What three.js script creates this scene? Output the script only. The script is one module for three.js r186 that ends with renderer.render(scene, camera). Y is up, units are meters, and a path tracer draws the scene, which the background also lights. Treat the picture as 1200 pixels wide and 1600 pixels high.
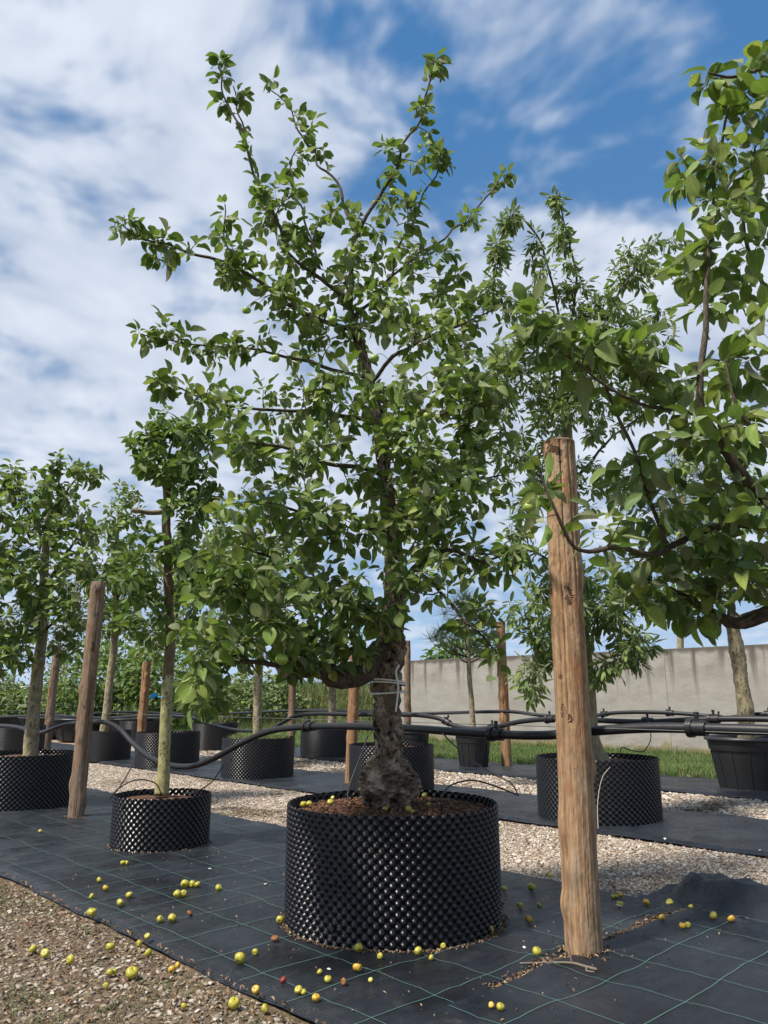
import * as THREE from 'three';
import { ImprovedNoise } from 'three/addons/math/ImprovedNoise.js';
import { mergeGeometries } from 'three/addons/utils/BufferGeometryUtils.js';

// ---------------------------------------------------------------- camera, sky, sun, exposure
const scene = new THREE.Scene();
const camera = new THREE.PerspectiveCamera(66.99, 3 / 4, 0.05, 2000);
camera.position.set(0, 1, 0);
camera.rotation.set(THREE.MathUtils.degToRad(13.4), 0, 0);
const renderer = new THREE.WebGLRenderer({ antialias: true });
renderer.setSize(768, 1024);
renderer.toneMapping = THREE.LinearToneMapping;
renderer.toneMappingExposure = 1.68;
renderer.shadowMap.enabled = true;

const noise = new ImprovedNoise();
const V = (x, y, z) => new THREE.Vector3(x, y, z);
const lerp = THREE.MathUtils.lerp, clamp = THREE.MathUtils.clamp, sstep = (x, a, b) => THREE.MathUtils.smoothstep(x, a, b);
const n3 = (x, y, z) => noise.noise(x, y, z);
function fbm(x, y, z, oct = 4) { let a = 0.5, s = 0; for (let i = 0; i < oct; i++) { s += a * n3(x, y, z); x = x * 2.03 + 7.1; y = y * 2.03 + 3.7; z = z * 2.03 + 1.3; a *= 0.5; } return s; }
function rng(seed) { let s = seed | 0; return () => { s = (s + 0x6d2b79f5) | 0; let t = Math.imul(s ^ (s >>> 15), 1 | s); t = (t + Math.imul(t ^ (t >>> 7), 61 | t)) ^ t; return ((t ^ (t >>> 14)) >>> 0) / 4294967296; }; }

function makeSky() {
  const W = 2048, Hh = 1024, data = new Float32Array(W * Hh * 4);
  // places (azimuth, elevation in degrees) where cloud gathers or breaks, with their spread and strength
  const gather = [[-24, 30, 16, 20, 0.22], [-8, 20, 24, 10, 0.3], [18, 27, 16, 6.5, 0.62], [14, 16, 20, 8, 0.3], [11, 43, 12, 3.5, 0.26], [-15, 43, 8, 7, 0.25]];
  const breaks = [[20, 37.5, 14, 4.2, 0.62], [-4, 45, 7, 4, 0.3], [2, 35, 9, 6, 0.3], [28, 46, 12, 6, 0.42], [12, 7, 22, 5, 0.3], [-20, 9, 12, 4, 0.15], [-25, 40, 5, 4, 0.25]];
  for (let j = 0; j < Hh; j++) {
    const el = ((j + 0.5) / Hh - 0.5) * Math.PI, y = Math.sin(el), ce = Math.cos(el);
    for (let i = 0; i < W; i++) {
      const th = ((i + 0.5) / W - 0.5) * 2 * Math.PI, x = Math.cos(th) * ce, z = Math.sin(th) * ce, o = (j * W + i) * 4;
      data[o + 3] = 1;
      if (y < -0.03) { data[o] = 0.2; data[o + 1] = 0.21; data[o + 2] = 0.19; continue; }
      const yy = Math.max(y, 0), k = Math.pow(1 - yy, 3.2);
      let r = lerp(0.06, 0.46, k), g = lerp(0.195, 0.64, k), b = lerp(0.44, 0.86, k);
      const az = Math.atan2(x, -z) * 57.2958, e = el * 57.2958;
      let bias = 0;
      for (const [a, c, sa, sc, w] of gather) bias += w * Math.exp(-(((az - a) / sa) ** 2) - ((e - c) / sc) ** 2);
      for (const [a, c, sa, sc, w] of breaks) bias -= w * Math.exp(-(((az - a) / sa) ** 2) - ((e - c) / sc) ** 2);
      const px = x / (yy + 0.16), pz = z / (yy + 0.16);
      const wx = fbm(px * 1.3 + 4, pz * 1.3, 2.2, 3), wz = fbm(px * 1.3 - 9, pz * 1.3 + 5, 8.2, 3);
      const big = fbm(px * 0.9 + wx * 0.8 + 1.7, pz * 0.9 + wz * 0.8, 0.3, 3);
      const fine = fbm(px * 4.6 + wx * 1.5, pz * 4.6 + wz * 1.5 + 3, 5.1, 5);
      const wisp = fbm(px * 2.2 + pz * 1.6 + wx, (pz - px) * 0.7 + wz, 9.4, 4);
      const dap = fbm(px * 9.5 + wx * 2.4, pz * 9.5 + wz * 2.4, 6.6, 5);
      let c = 0.6 + bias + big * 0.3 + fine * 0.6 + dap * 1.05 + wisp * 0.45;
      c = sstep(c, 0.14, 0.98);
      const shade = 0.5 + 0.5 * clamp(fbm(px * 3.2 + 11, pz * 3.2, 3.3, 4) * 1.3 + 0.3 + dap * 1.3 + fine * 0.5, -1, 1);
      const cr = lerp(0.36, 0.74, shade), cg = lerp(0.44, 0.8, shade), cb = lerp(0.59, 0.9, shade);
      const hz = 1 - 0.45 * Math.pow(1 - yy, 9);
      c *= hz * 0.95;
      data[o] = 0.64 * lerp(r, cr, c); data[o + 1] = 0.64 * lerp(g, cg, c); data[o + 2] = 0.64 * lerp(b, cb, c);
    }
  }
  const t = new THREE.DataTexture(data, W, Hh, THREE.RGBAFormat, THREE.FloatType);
  t.mapping = THREE.EquirectangularReflectionMapping; t.magFilter = THREE.LinearFilter; t.minFilter = THREE.LinearFilter;
  t.wrapS = THREE.RepeatWrapping; t.needsUpdate = true;
  return t;
}
scene.background = makeSky();
scene.environment = scene.background;

const sun = new THREE.DirectionalLight(new THREE.Color().setRGB(1, 0.93, 0.82), 4.0);
sun.name = 'sun';
const SUN = V(-0.47, 0.815, 0.31).normalize();
sun.position.copy(SUN).multiplyScalar(40); sun.target.position.set(0, 0, -6);
sun.position.add(sun.target.position);
sun.castShadow = true; sun.shadow.radius = 12; sun.shadow.mapSize.set(4096, 4096);
Object.assign(sun.shadow.camera, { left: -20, right: 20, top: 20, bottom: -20, near: 1, far: 100 });
scene.add(sun, sun.target);

// ---------------------------------------------------------------- helpers
const taken = new Map();
function numbered(name) { const k = taken.get(name) ?? 0; taken.set(name, k + 1); return k ? name + '_' + String(k).padStart(3, '0') : name; }
function shadow(m) { m.castShadow = true; m.receiveShadow = true; return m; }
function tag(o, label, category, group) { o.userData.label = label; o.userData.category = category; if (group) o.userData.group = group; return o; }
function thing(name, label, category, [x, y, z] = [0, 0, 0], group) { const o = new THREE.Group(); o.name = numbered(name); o.position.set(x, y, z); tag(o, label, category, group); scene.add(o); return o; }
function part(name, geo, mat, parent, kind) { const m = shadow(new THREE.Mesh(geo, mat)); m.name = name; if (kind) m.userData.kind = kind; parent.add(m); return m; }
function single(name, geo, mat, label, category, pos = [0, 0, 0], group) { const m = shadow(new THREE.Mesh(geo, mat)); m.name = numbered(name); m.position.set(...pos); tag(m, label, category, group); scene.add(m); return m; }
function struct(name, geo, mat) { const m = shadow(new THREE.Mesh(geo, mat)); m.name = numbered(name); m.userData.kind = 'structure'; scene.add(m); return m; }
const rgb = (r, g, b) => new THREE.Color().setRGB(r, g, b);
const std = (color, roughness, extra = {}) => new THREE.MeshStandardMaterial({ color, roughness, ...extra });

// rows of the nursery: s runs along a row, n across the rows
const UX = 0.69, UZ = 0.724;
const rowX = (s, n) => UX * s + UZ * n, rowZ = (s, n) => UZ * s - UX * n;

function tex(w, h, fn, srgb = true, rx = 1, ry = 1) {
  const d = new Uint8Array(w * h * 4);
  for (let y = 0; y < h; y++) for (let x = 0; x < w; x++) { const c = fn(x / w, y / h, x, y), o = (y * w + x) * 4; for (let k = 0; k < 3; k++) d[o + k] = clamp(Math.round(255 * (typeof c === 'number' ? c : c[k])), 0, 255); d[o + 3] = 255; }
  const t = new THREE.DataTexture(d, w, h); t.wrapS = t.wrapT = THREE.RepeatWrapping; t.magFilter = THREE.LinearFilter; t.minFilter = THREE.LinearMipmapLinearFilter; t.generateMipmaps = true;
  if (srgb) t.colorSpace = THREE.SRGBColorSpace;
  t.repeat.set(rx, ry); t.needsUpdate = true; return t;
}
const tn = (u, v, f, z, o = 4) => { // tileable noise on a torus-like blend
  const a = fbm(u * f, v * f, z, o), b = fbm((u - 1) * f, v * f, z, o), c = fbm(u * f, (v - 1) * f, z, o), d = fbm((u - 1) * f, (v - 1) * f, z, o);
  return lerp(lerp(a, b, u), lerp(c, d, u), v);
};
const mix = (a, b, t) => [lerp(a[0], b[0], t), lerp(a[1], b[1], t), lerp(a[2], b[2], t)];

// ---------------------------------------------------------------- materials
const barkOld = (() => {
  const f = (u, v) => { const p = tn(u, v, 9, 1.5, 5), q = tn(u, v, 22, 4.2, 3), l = tn(u, v, 5, 8.8, 4); return [p, q, l]; };
  const col = tex(512, 512, (u, v) => { const [p, q, l] = f(u, v); let c = mix([0.34, 0.285, 0.235], [0.54, 0.475, 0.41], sstep(p + q * 0.5, -0.25, 0.3)); c = mix(c, [0.66, 0.605, 0.53], sstep(l + p * 0.6, 0.06, 0.2) * 0.9); return mix(c, [0.14, 0.105, 0.08], sstep(-(p + q * 0.7), 0.12, 0.24)); });
  const bmp = tex(512, 512, (u, v) => { const [p, q, l] = f(u, v); return 0.5 + p * 0.7 + q * 0.5 + 0.3 * sstep(l + p * 0.6, 0.1, 0.26); }, false);
  for (const t of [col, bmp]) t.repeat.set(3, 3);
  return new THREE.MeshStandardMaterial({ map: col, bumpMap: bmp, bumpScale: 0.02, roughness: 0.95 });
})();
const barkBranch = (() => {
  const col = tex(256, 256, (u, v) => mix([0.2, 0.17, 0.14], [0.4, 0.35, 0.29], sstep(tn(u, v, 8, 3.1, 4), -0.3, 0.35)));
  const bmp = tex(256, 256, (u, v) => 0.5 + tn(u, v, 12, 3.1, 4) * 0.8, false);
  for (const t of [col, bmp]) t.repeat.set(6, 6);
  return new THREE.MeshStandardMaterial({ map: col, bumpMap: bmp, bumpScale: 0.003, roughness: 0.9 });
})();
const barkPale = (() => {
  const col = tex(256, 512, (u, v) => { const a = tn(u, v, 6, 5.5, 4), b = tn(u, v * 0.4, 14, 2.5, 3); let c = mix([0.5, 0.46, 0.36], [0.66, 0.63, 0.51], sstep(a, -0.3, 0.3)); c = mix(c, [0.34, 0.29, 0.22], sstep(b, 0.1, 0.26)); return mix(c, [0.3, 0.26, 0.2], sstep(tn(u, v * 2.2, 18, 9.5, 3), 0.2, 0.32) * 0.8); });
  const bmp = tex(256, 512, (u, v) => 0.5 + tn(u, v, 9, 5.5, 4) * 0.6 - 0.3 * sstep(tn(u, v * 0.4, 14, 2.5, 3), 0.16, 0.34), false);
  for (const t of [col, bmp]) t.repeat.set(3, 3);
  return new THREE.MeshStandardMaterial({ map: col, bumpMap: bmp, bumpScale: 0.01, roughness: 0.92, color: rgb(0.86, 0.84, 0.84) });
})();
const barkGreen = new THREE.MeshStandardMaterial({ map: barkPale.map, bumpMap: barkPale.bumpMap, bumpScale: 0.004, roughness: 0.85, color: rgb(0.95, 1.0, 0.72) });
const barkBrown = new THREE.MeshStandardMaterial({ map: barkPale.map, bumpMap: barkPale.bumpMap, bumpScale: 0.012, roughness: 0.95, color: rgb(0.52, 0.43, 0.35) });
const barkBirch = std(rgb(0.42, 0.4, 0.38), 0.9);
function woodMat(tint, seed) {
  const warp = (u, v) => u + 0.02 * fbm(u * 6, v * 9, seed, 3);
  const grain = (u, v) => { const w = warp(u, v); return 0.55 * tn(w, v * 0.1, 46, seed, 3) + 0.45 * tn(w, v * 0.35, 110, seed + 4, 3) + 0.35 * tn(u, v, 60, seed + 14, 3); };
  const crack = (u, v) => sstep(tn(warp(u, v), v * 0.13, 26, seed + 9, 3), 0.25, 0.31) * sstep(tn(u, v, 9, seed + 2, 3), -0.02, 0.1);
  const cut = (u, v) => sstep(tn(u * 0.7 + 0.02 * n3(u * 20, v * 30, 4), v * 3.2, 22, seed + 31, 4), 0.27, 0.34) * sstep(tn(u, v, 8, seed + 44, 3), 0.0, 0.16);
  const stain = (u, v) => tn(u, v * 1.4, 8, seed + 20, 6), blot = (u, v) => tn(u, v * 2, 22, seed + 50, 4);
  const col = tex(512, 2048, (u, v) => { let c = mix([0.5, 0.39, 0.3], [0.76, 0.65, 0.54], sstep(grain(u, v) + 0.5 * blot(u, v), -0.4, 0.35)); c = mix(c, [0.66, 0.6, 0.54], sstep(stain(u, v), 0.02, 0.22) * 0.8); c = mix(c, [0.6, 0.4, 0.27], sstep(-stain(u, v), 0.06, 0.28) * 0.7); return mix(c, [0.25, 0.17, 0.12], Math.max(crack(u, v) * 0.9, cut(u, v) * 0.85)); });
  const bmp = tex(512, 2048, (u, v) => 0.62 + grain(u, v) * 0.35 + 0.3 * blot(u, v) - 0.45 * crack(u, v) - 0.45 * cut(u, v), false);
  for (const t of [col, bmp]) t.repeat.set(2.1, 0.44);
  return new THREE.MeshStandardMaterial({ map: col, bumpMap: bmp, bumpScale: 0.012, roughness: 0.94, color: tint });
}
const woodA = woodMat(rgb(0.77, 0.715, 0.62), 2.5), woodB = new THREE.MeshStandardMaterial({ map: woodA.map, bumpMap: woodA.bumpMap, bumpScale: 0.006, roughness: 0.88, color: rgb(0.5, 0.5, 0.5) }), woodC = new THREE.MeshStandardMaterial({ map: woodA.map, bumpMap: woodA.bumpMap, bumpScale: 0.004, roughness: 0.85, color: rgb(0.68, 0.56, 0.42) });
const woodEnd = std(rgb(0.3, 0.21, 0.13), 0.95);

const plasticBump = tex(256, 256, (u, v) => 0.5 + tn(u, v, 20, 2.2, 4) * 0.8, false);
const plasticDust = tex(256, 256, (u, v) => { const d = sstep(tn(u, v, 7, 6.1, 5), 0.02, 0.4), g = sstep(tn(u, v, 30, 2.6, 4) + 0.5 * tn(u, v, 4, 9.9, 3), 0.14, 0.34); return mix([0.072, 0.072, 0.085], [0.27, 0.245, 0.22], Math.max(d * 0.25, g * 0.55)); });
const plastic = new THREE.MeshStandardMaterial({ map: plasticDust, roughness: 0.33 });
const tubPlastic = std(rgb(0.018, 0.019, 0.021), 0.45, { bumpMap: plasticBump, bumpScale: 0.002 });
const pipeMat = std(rgb(0.014, 0.014, 0.016), 0.42, { bumpMap: plasticBump, bumpScale: 0.001 });
const soilMat = (() => {
  const col = tex(256, 256, (u, v) => mix([0.2, 0.12, 0.085], [0.44, 0.3, 0.215], sstep(tn(u, v, 24, 4.4, 4), -0.35, 0.4)));
  const bmp = tex(256, 256, (u, v) => 0.5 + tn(u, v, 24, 4.4, 4), false);
  for (const t of [col, bmp]) t.repeat.set(3, 3);
  return new THREE.MeshStandardMaterial({ map: col, bumpMap: bmp, bumpScale: 0.015, roughness: 1 });
})();
const matFabric = (() => {
  const dust = tex(1024, 1024, (u, v) => { const d = tn(u, v, 5, 7.7, 6), s = tn(u * 1, v * 0.25, 40, 3.3, 3), sp = tn(u, v, 90, 1.1, 2); let c = mix([0.118, 0.138, 0.168], [0.195, 0.215, 0.245], sstep(d + s * 0.4, -0.2, 0.45)); c = mix(c, [0.06, 0.067, 0.08], sstep(-d - s * 0.3, 0.02, 0.25) * 0.8); c = mix(c, [0.31, 0.3, 0.285], sstep(tn(u, v, 11, 15.5, 6) + d * 0.4, 0.16, 0.42) * 0.65); return mix(c, [0.4, 0.38, 0.35], sstep(sp + d * 0.3, 0.3, 0.42) * 0.7); });
  const wv = tex(512, 512, (u, v) => 0.5 + 0.22 * Math.sin(u * Math.PI * 2 * 128) + 0.12 * Math.sin(v * Math.PI * 2 * 64) + tn(u, v * 0.5, 18, 2.7, 4) * 0.8, false);
  const rg = tex(512, 512, (u, v) => clamp(0.37 + 0.5 * tn(u, v, 6, 5.2, 5) + 0.35 * tn(u, v * 0.3, 34, 9.2, 3), 0.18, 0.75), false);
  dust.repeat.set(0.55, 0.55); wv.repeat.set(2.2, 2.2); rg.repeat.set(0.7, 0.7);
  return new THREE.MeshStandardMaterial({ map: dust, bumpMap: wv, bumpScale: 0.007, roughnessMap: rg, roughness: 1 });
})();
const threadMat = std(rgb(0.075, 0.165, 0.145), 0.75);
const gravelMat = (() => {
  const col = tex(512, 512, (u, v) => { const a = tn(u, v, 40, 2.2, 3), b = tn(u, v, 6, 9.1, 5); let c = mix([0.4, 0.33, 0.27], [0.75, 0.68, 0.6], sstep(a, -0.35, 0.4)); return mix(c, [0.36, 0.3, 0.2], sstep(b, 0.05, 0.35) * 0.6); });
  const bmp = tex(512, 512, (u, v) => 0.5 + tn(u, v, 40, 2.2, 3), false);
  return new THREE.MeshStandardMaterial({ map: col, bumpMap: bmp, bumpScale: 0.02, roughness: 1 });
})();
const earthMat = (() => {
  const col = tex(512, 512, (u, v) => { const a = tn(u, v, 30, 1.2, 4), b = tn(u, v, 5, 6.1, 5); let c = mix([0.33, 0.31, 0.17], [0.47, 0.45, 0.25], sstep(a, -0.35, 0.4)); return mix(c, [0.27, 0.35, 0.13], sstep(b, -0.1, 0.3) * 0.8); });
  col.repeat.set(0.4, 0.4);
  return new THREE.MeshStandardMaterial({ map: col, roughness: 1 });
})();
const concreteMat = (() => {
  const st = (u, v) => { const d = tn(u, v * 0.05, 26, 4.1, 4), len = 0.45 + 0.9 * tn(u, 0.3, 22, 7.7, 3); return sstep(d, 0.0, 0.3) * sstep(v, 1.02 - Math.max(0.05, len), 1.0); };
  const col = tex(1024, 512, (u, v) => { const a = tn(u, v, 7, 2.1, 5), b = tn(u, v, 60, 5.1, 2); let c = mix([0.69, 0.665, 0.63], [0.8, 0.78, 0.745], sstep(a + b * 0.3, -0.35, 0.35)); c = mix(c, [0.43, 0.395, 0.36], st(u, v) * 0.9); c = mix(c, [0.42, 0.39, 0.35], sstep(v + 0.1 * tn(u, 0.5, 14, 3, 3), 0.93, 0.98) * 0.85); c = mix(c, [0.6, 0.58, 0.54], sstep(tn(u, v, 9, 8.3, 5), 0.12, 0.35) * 0.5); c = mix(c, [0.6, 0.53, 0.33], sstep(0.2 + 0.5 * tn(u, v, 6, 12.3, 4) - v, 0.03, 0.14) * 0.7); return c; });
  const bmp = tex(512, 256, (u, v) => 0.6 + tn(u, v, 30, 2.1, 4) * 0.5 - 0.5 * sstep(tn(u, v, 70, 5.9, 2), 0.34, 0.4), false);
  return new THREE.MeshStandardMaterial({ map: col, bumpMap: bmp, bumpScale: 0.006, roughness: 0.92, color: rgb(0.56, 0.565, 0.57) });
})();
const leafTex = tex(64, 128, (u, v) => { const x = Math.abs(u - 0.5) * 2, rib = Math.exp(-((x / 0.09) ** 2)), vein = Math.max(0, Math.cos((v * 9 - x * 2.2) * Math.PI * 2)) ** 8; const c = 0.9 + 0.1 * rib + 0.05 * vein + 0.09 * n3(u * 9, v * 14, 3), sp = sstep(n3(u * 7 + 20, v * 11, 9), 0.52, 0.6); return [c, c * (1 - 0.25 * sp), c * (0.94 + 0.06 * rib) * (1 - 0.3 * sp)]; });
const leafMat = (color, vc = false, tr = 0.48) => new THREE.MeshPhysicalMaterial({ color, map: leafTex, roughness: 0.93, clearcoat: 0.22, clearcoatRoughness: 0.38, transmission: tr, thickness: 0, vertexColors: vc, side: THREE.DoubleSide, specularIntensity: 0.7 });
const leafStuff = leafMat(0xffffff, true);

// ---------------------------------------------------------------- geometry builders
function sampleLimb(pts, radii, step) {
  const v = pts.map((p) => V(...p)), n = v.length, curve = new THREE.CatmullRomCurve3(v, false, 'centripetal');
  const total = curve.getLength(), m = Math.max(3, Math.ceil(total / step)), out = [];
  for (let i = 0; i <= m; i++) {
    const t = i / m, p = curve.getPoint(t), d = curve.getTangent(t);
    let r;
    if (radii.length === n) { const k = Math.min(n - 2, Math.floor(t * (n - 1))), f = t * (n - 1) - k; r = lerp(radii[k], radii[k + 1], f); } else r = lerp(radii[0], radii[1], Math.pow(t, 0.8));
    out.push({ p, d, r });
  }
  return out;
}
function tubeGeo(nodes, sides, { knob = 0, freq = 6, seed = 0, cap = true, rough = 0 } = {}) {
  const pos = [], uv = [], idx = [];
  let nrm = Math.abs(nodes[0].d.y) > 0.8 ? V(1, 0, 0) : V(0, 1, 0), len = 0;
  nodes.forEach((q, i) => {
    nrm = nrm.clone().addScaledVector(q.d, -nrm.dot(q.d)).normalize();
    const bi = new THREE.Vector3().crossVectors(q.d, nrm);
    if (i) len += q.p.distanceTo(nodes[i - 1].p);
    for (let k = 0; k <= sides; k++) {
      const a = (k % sides) / sides * Math.PI * 2, dir = nrm.clone().multiplyScalar(Math.cos(a)).addScaledVector(bi, Math.sin(a));
      let r = q.r;
      if (knob) { const w = q.p.clone().addScaledVector(dir, q.r); r *= 1 + knob * (fbm(w.x * freq + seed, w.y * freq, w.z * freq, 3) * 2); if (rough) { const f = fbm(w.x * 52, w.y * 34, w.z * 52 + seed, 3); r *= 1 + rough * (sstep(f, -0.12, 0.1) - 0.5 + 0.8 * f); } }
      const w = q.p.clone().addScaledVector(dir, r);
      pos.push(w.x, w.y, w.z); uv.push(k / sides * Math.max(0.06, nodes[0].r * 6.28), len);
    }
  });
  const row = sides + 1;
  for (let i = 0; i < nodes.length - 1; i++) for (let k = 0; k < sides; k++) { const a = i * row + k, b = a + 1, c = a + row, d = c + 1; idx.push(a, b, c, b, d, c); }
  if (cap) for (const i of [0, nodes.length - 1]) {
    const q = nodes[i], c = pos.length / 3; pos.push(q.p.x, q.p.y, q.p.z); uv.push(0.01, 0.01);
    for (let k = 0; k < sides; k++) { const a = i * row + k, b = a + 1; i ? idx.push(a, b, c) : idx.push(b, a, c); }
  }
  const g = new THREE.BufferGeometry();
  g.setAttribute('position', new THREE.Float32BufferAttribute(pos, 3)); g.setAttribute('uv', new THREE.Float32BufferAttribute(uv, 2)); g.setIndex(idx);
  g.computeVertexNormals();
  const nn = g.attributes.normal;
  for (let i = 0; i < nodes.length; i++) { const a = i * row, b = a + sides; const x = nn.getX(a) + nn.getX(b), y = nn.getY(a) + nn.getY(b), z = nn.getZ(a) + nn.getZ(b), l = Math.hypot(x, y, z) || 1; nn.setXYZ(a, x / l, y / l, z / l); nn.setXYZ(b, x / l, y / l, z / l); }
  return g;
}
const tubeOf = (pts, r, sides = 8, step = 0.05, o = {}) => tubeGeo(sampleLimb(pts, Array.isArray(r) ? r : [r, r], step), sides, o);

// a leaf along +z, its face towards +y, with a stalk behind z = 0
function leafGeo(wid, fold, curl, twist, ovate = 0.42) {
  const T = [0, 0.1, 0.26, 0.46, 0.68, 0.86, 1], pos = [], uv = [], idx = [];
  const prof = (t) => Math.pow(Math.sin(Math.PI * Math.pow(t, Math.log(0.5) / Math.log(ovate))), 0.7);
  for (const t of T) {
    const w = t === 0 || t === 1 ? 0 : wid * 0.5 * prof(t), tw = twist * t;
    for (const s of [-1, 0, 1]) { const x = s * w, y = Math.abs(x) * fold - curl * t * t + 0.03 * Math.sin(t * 9 + s) * (s ? 1 : 0); pos.push(x * Math.cos(tw), y + x * Math.sin(tw), t); uv.push(0.5 + s * 0.5, t); }
  }
  for (let i = 0; i < T.length - 1; i++) for (const k of [0, 1]) { const a = i * 3 + k, b = a + 1, c = a + 3, d = c + 1; if (i > 0) idx.push(a, c, b); if (i < T.length - 2) idx.push(b, c, d); else idx.push(); if (i === 0) idx.length -= 0; }
  const o = pos.length / 3;
  pos.push(-0.014, 0, 0.03, 0.014, 0, 0.03, -0.012, -0.04, -0.3, 0.012, -0.04, -0.3); uv.push(0.5, 0, 0.5, 0, 0.5, 0, 0.5, 0); idx.push(o, o + 1, o + 2, o + 1, o + 3, o + 2);
  const g = new THREE.BufferGeometry();
  g.setAttribute('position', new THREE.Float32BufferAttribute(pos, 3)); g.setAttribute('uv', new THREE.Float32BufferAttribute(uv, 2)); g.setIndex(idx); g.computeVertexNormals();
  return g;
}
const appleLeaves = [leafGeo(0.64, 0.3, 0.12, 0.1, 0.46), leafGeo(0.72, 0.15, 0.35, -0.3, 0.46), leafGeo(0.54, 0.6, 0.05, 0.35, 0.46), leafGeo(0.66, 0.35, -0.15, -0.2, 0.48), leafGeo(0.58, 0.85, 0.45, 0.5, 0.46), leafGeo(0.68, 0.5, 0.6, -0.4, 0.48), leafGeo(0.5, 1.1, 0.2, 0.2, 0.46)];
const narrowLeaves = [leafGeo(0.32, 0.4, 0.15, 0.2, 0.5), leafGeo(0.36, 0.2, 0.3, -0.3, 0.5), leafGeo(0.28, 0.5, 0.0, 0.2, 0.5)];
function mergeLeaves(list) { // list of { g, m, c }
  let nv = 0, ni = 0; for (const l of list) { nv += l.g.attributes.position.count; ni += l.g.index.count; }
  const P = new Float32Array(nv * 3), Nn = new Float32Array(nv * 3), Uv = new Float32Array(nv * 2), C = new Float32Array(nv * 3), I = new Uint32Array(ni), v = V(0, 0, 0), nm = new THREE.Matrix3();
  let a = 0, b = 0;
  for (const l of list) {
    const p = l.g.attributes.position, n = l.g.attributes.normal, u = l.g.attributes.uv; nm.getNormalMatrix(l.m);
    for (let i = 0; i < p.count; i++) { v.fromBufferAttribute(p, i).applyMatrix4(l.m).toArray(P, (a + i) * 3); v.fromBufferAttribute(n, i).applyMatrix3(nm).normalize().toArray(Nn, (a + i) * 3); Uv[(a + i) * 2] = u.getX(i); Uv[(a + i) * 2 + 1] = u.getY(i); C.set([l.c.r, l.c.g, l.c.b], (a + i) * 3); }
    for (let i = 0; i < l.g.index.count; i++) I[b + i] = a + l.g.index.getX(i);
    a += p.count; b += l.g.index.count;
  }
  const g = new THREE.BufferGeometry();
  g.setAttribute('position', new THREE.BufferAttribute(P, 3)); g.setAttribute('normal', new THREE.BufferAttribute(Nn, 3)); g.setAttribute('uv', new THREE.BufferAttribute(Uv, 2)); g.setAttribute('color', new THREE.BufferAttribute(C, 3)); g.setIndex(new THREE.BufferAttribute(I, 1));
  return g;
}
const appleGeo = (() => {
  const pts = [];
  for (let i = 0; i <= 14; i++) { const a = -Math.PI / 2 + i / 14 * Math.PI, r = Math.cos(a) * (1 + 0.06 * Math.sin(a)), y = Math.sin(a) * 0.9; const dip = Math.abs(y) > 0.6 ? (Math.abs(y) - 0.6) * 0.55 * (1 - r) * 1.6 : 0; pts.push(new THREE.Vector2(Math.max(r, 0.001) * 0.5, (y - Math.sign(y) * dip) * 0.5)); }
  return [1, 2, 3].map((seed) => { const g = new THREE.LatheGeometry(pts, 14), p = g.attributes.position; for (let i = 0; i < p.count; i++) { const x = p.getX(i), y = p.getY(i), z = p.getZ(i), k = 1 + 0.12 * n3(x * 2.2 + seed * 5, y * 2.2, z * 2.2); p.setXYZ(i, x * k, y * k, z * k); } g.computeVertexNormals(); return g; });
})();
const stemGeo = tubeOf([[0, 0.33, 0], [0.02, 0.5, 0.01], [0.07, 0.68, 0.02]], [0.03, 0.022], 5, 0.12);
const calyxGeo = new THREE.ConeGeometry(0.09, 0.08, 5).rotateX(Math.PI).translate(0, -0.37, 0);
const appleTex = (a, b, seed) => tex(64, 64, (u, v) => { const q = tn(u, v, 5, seed, 4), sp = sstep(tn(u, v, 22, seed + 3, 2), 0.26, 0.34); return mix(mix(a, b, sstep(q, -0.2, 0.3)), [0.35, 0.24, 0.1], sp * 0.6); });
const appleMats = [
  new THREE.MeshStandardMaterial({ map: appleTex([0.62, 0.59, 0.2], [0.74, 0.69, 0.3], 1.2), roughness: 0.4 }),
  new THREE.MeshStandardMaterial({ map: appleTex([0.78, 0.68, 0.22], [0.66, 0.45, 0.17], 3.2), roughness: 0.45 }),
  new THREE.MeshStandardMaterial({ map: appleTex([0.45, 0.28, 0.16], [0.6, 0.42, 0.25], 5.2), roughness: 0.8 }),
  new THREE.MeshStandardMaterial({ map: appleTex([0.5, 0.13, 0.14], [0.62, 0.25, 0.22], 7.2), roughness: 0.6 }),
  new THREE.MeshStandardMaterial({ map: appleTex([0.5, 0.6, 0.24], [0.62, 0.68, 0.33], 9.2), roughness: 0.4 })];
const stemMat = std(rgb(0.12, 0.085, 0.045), 0.9);

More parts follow.
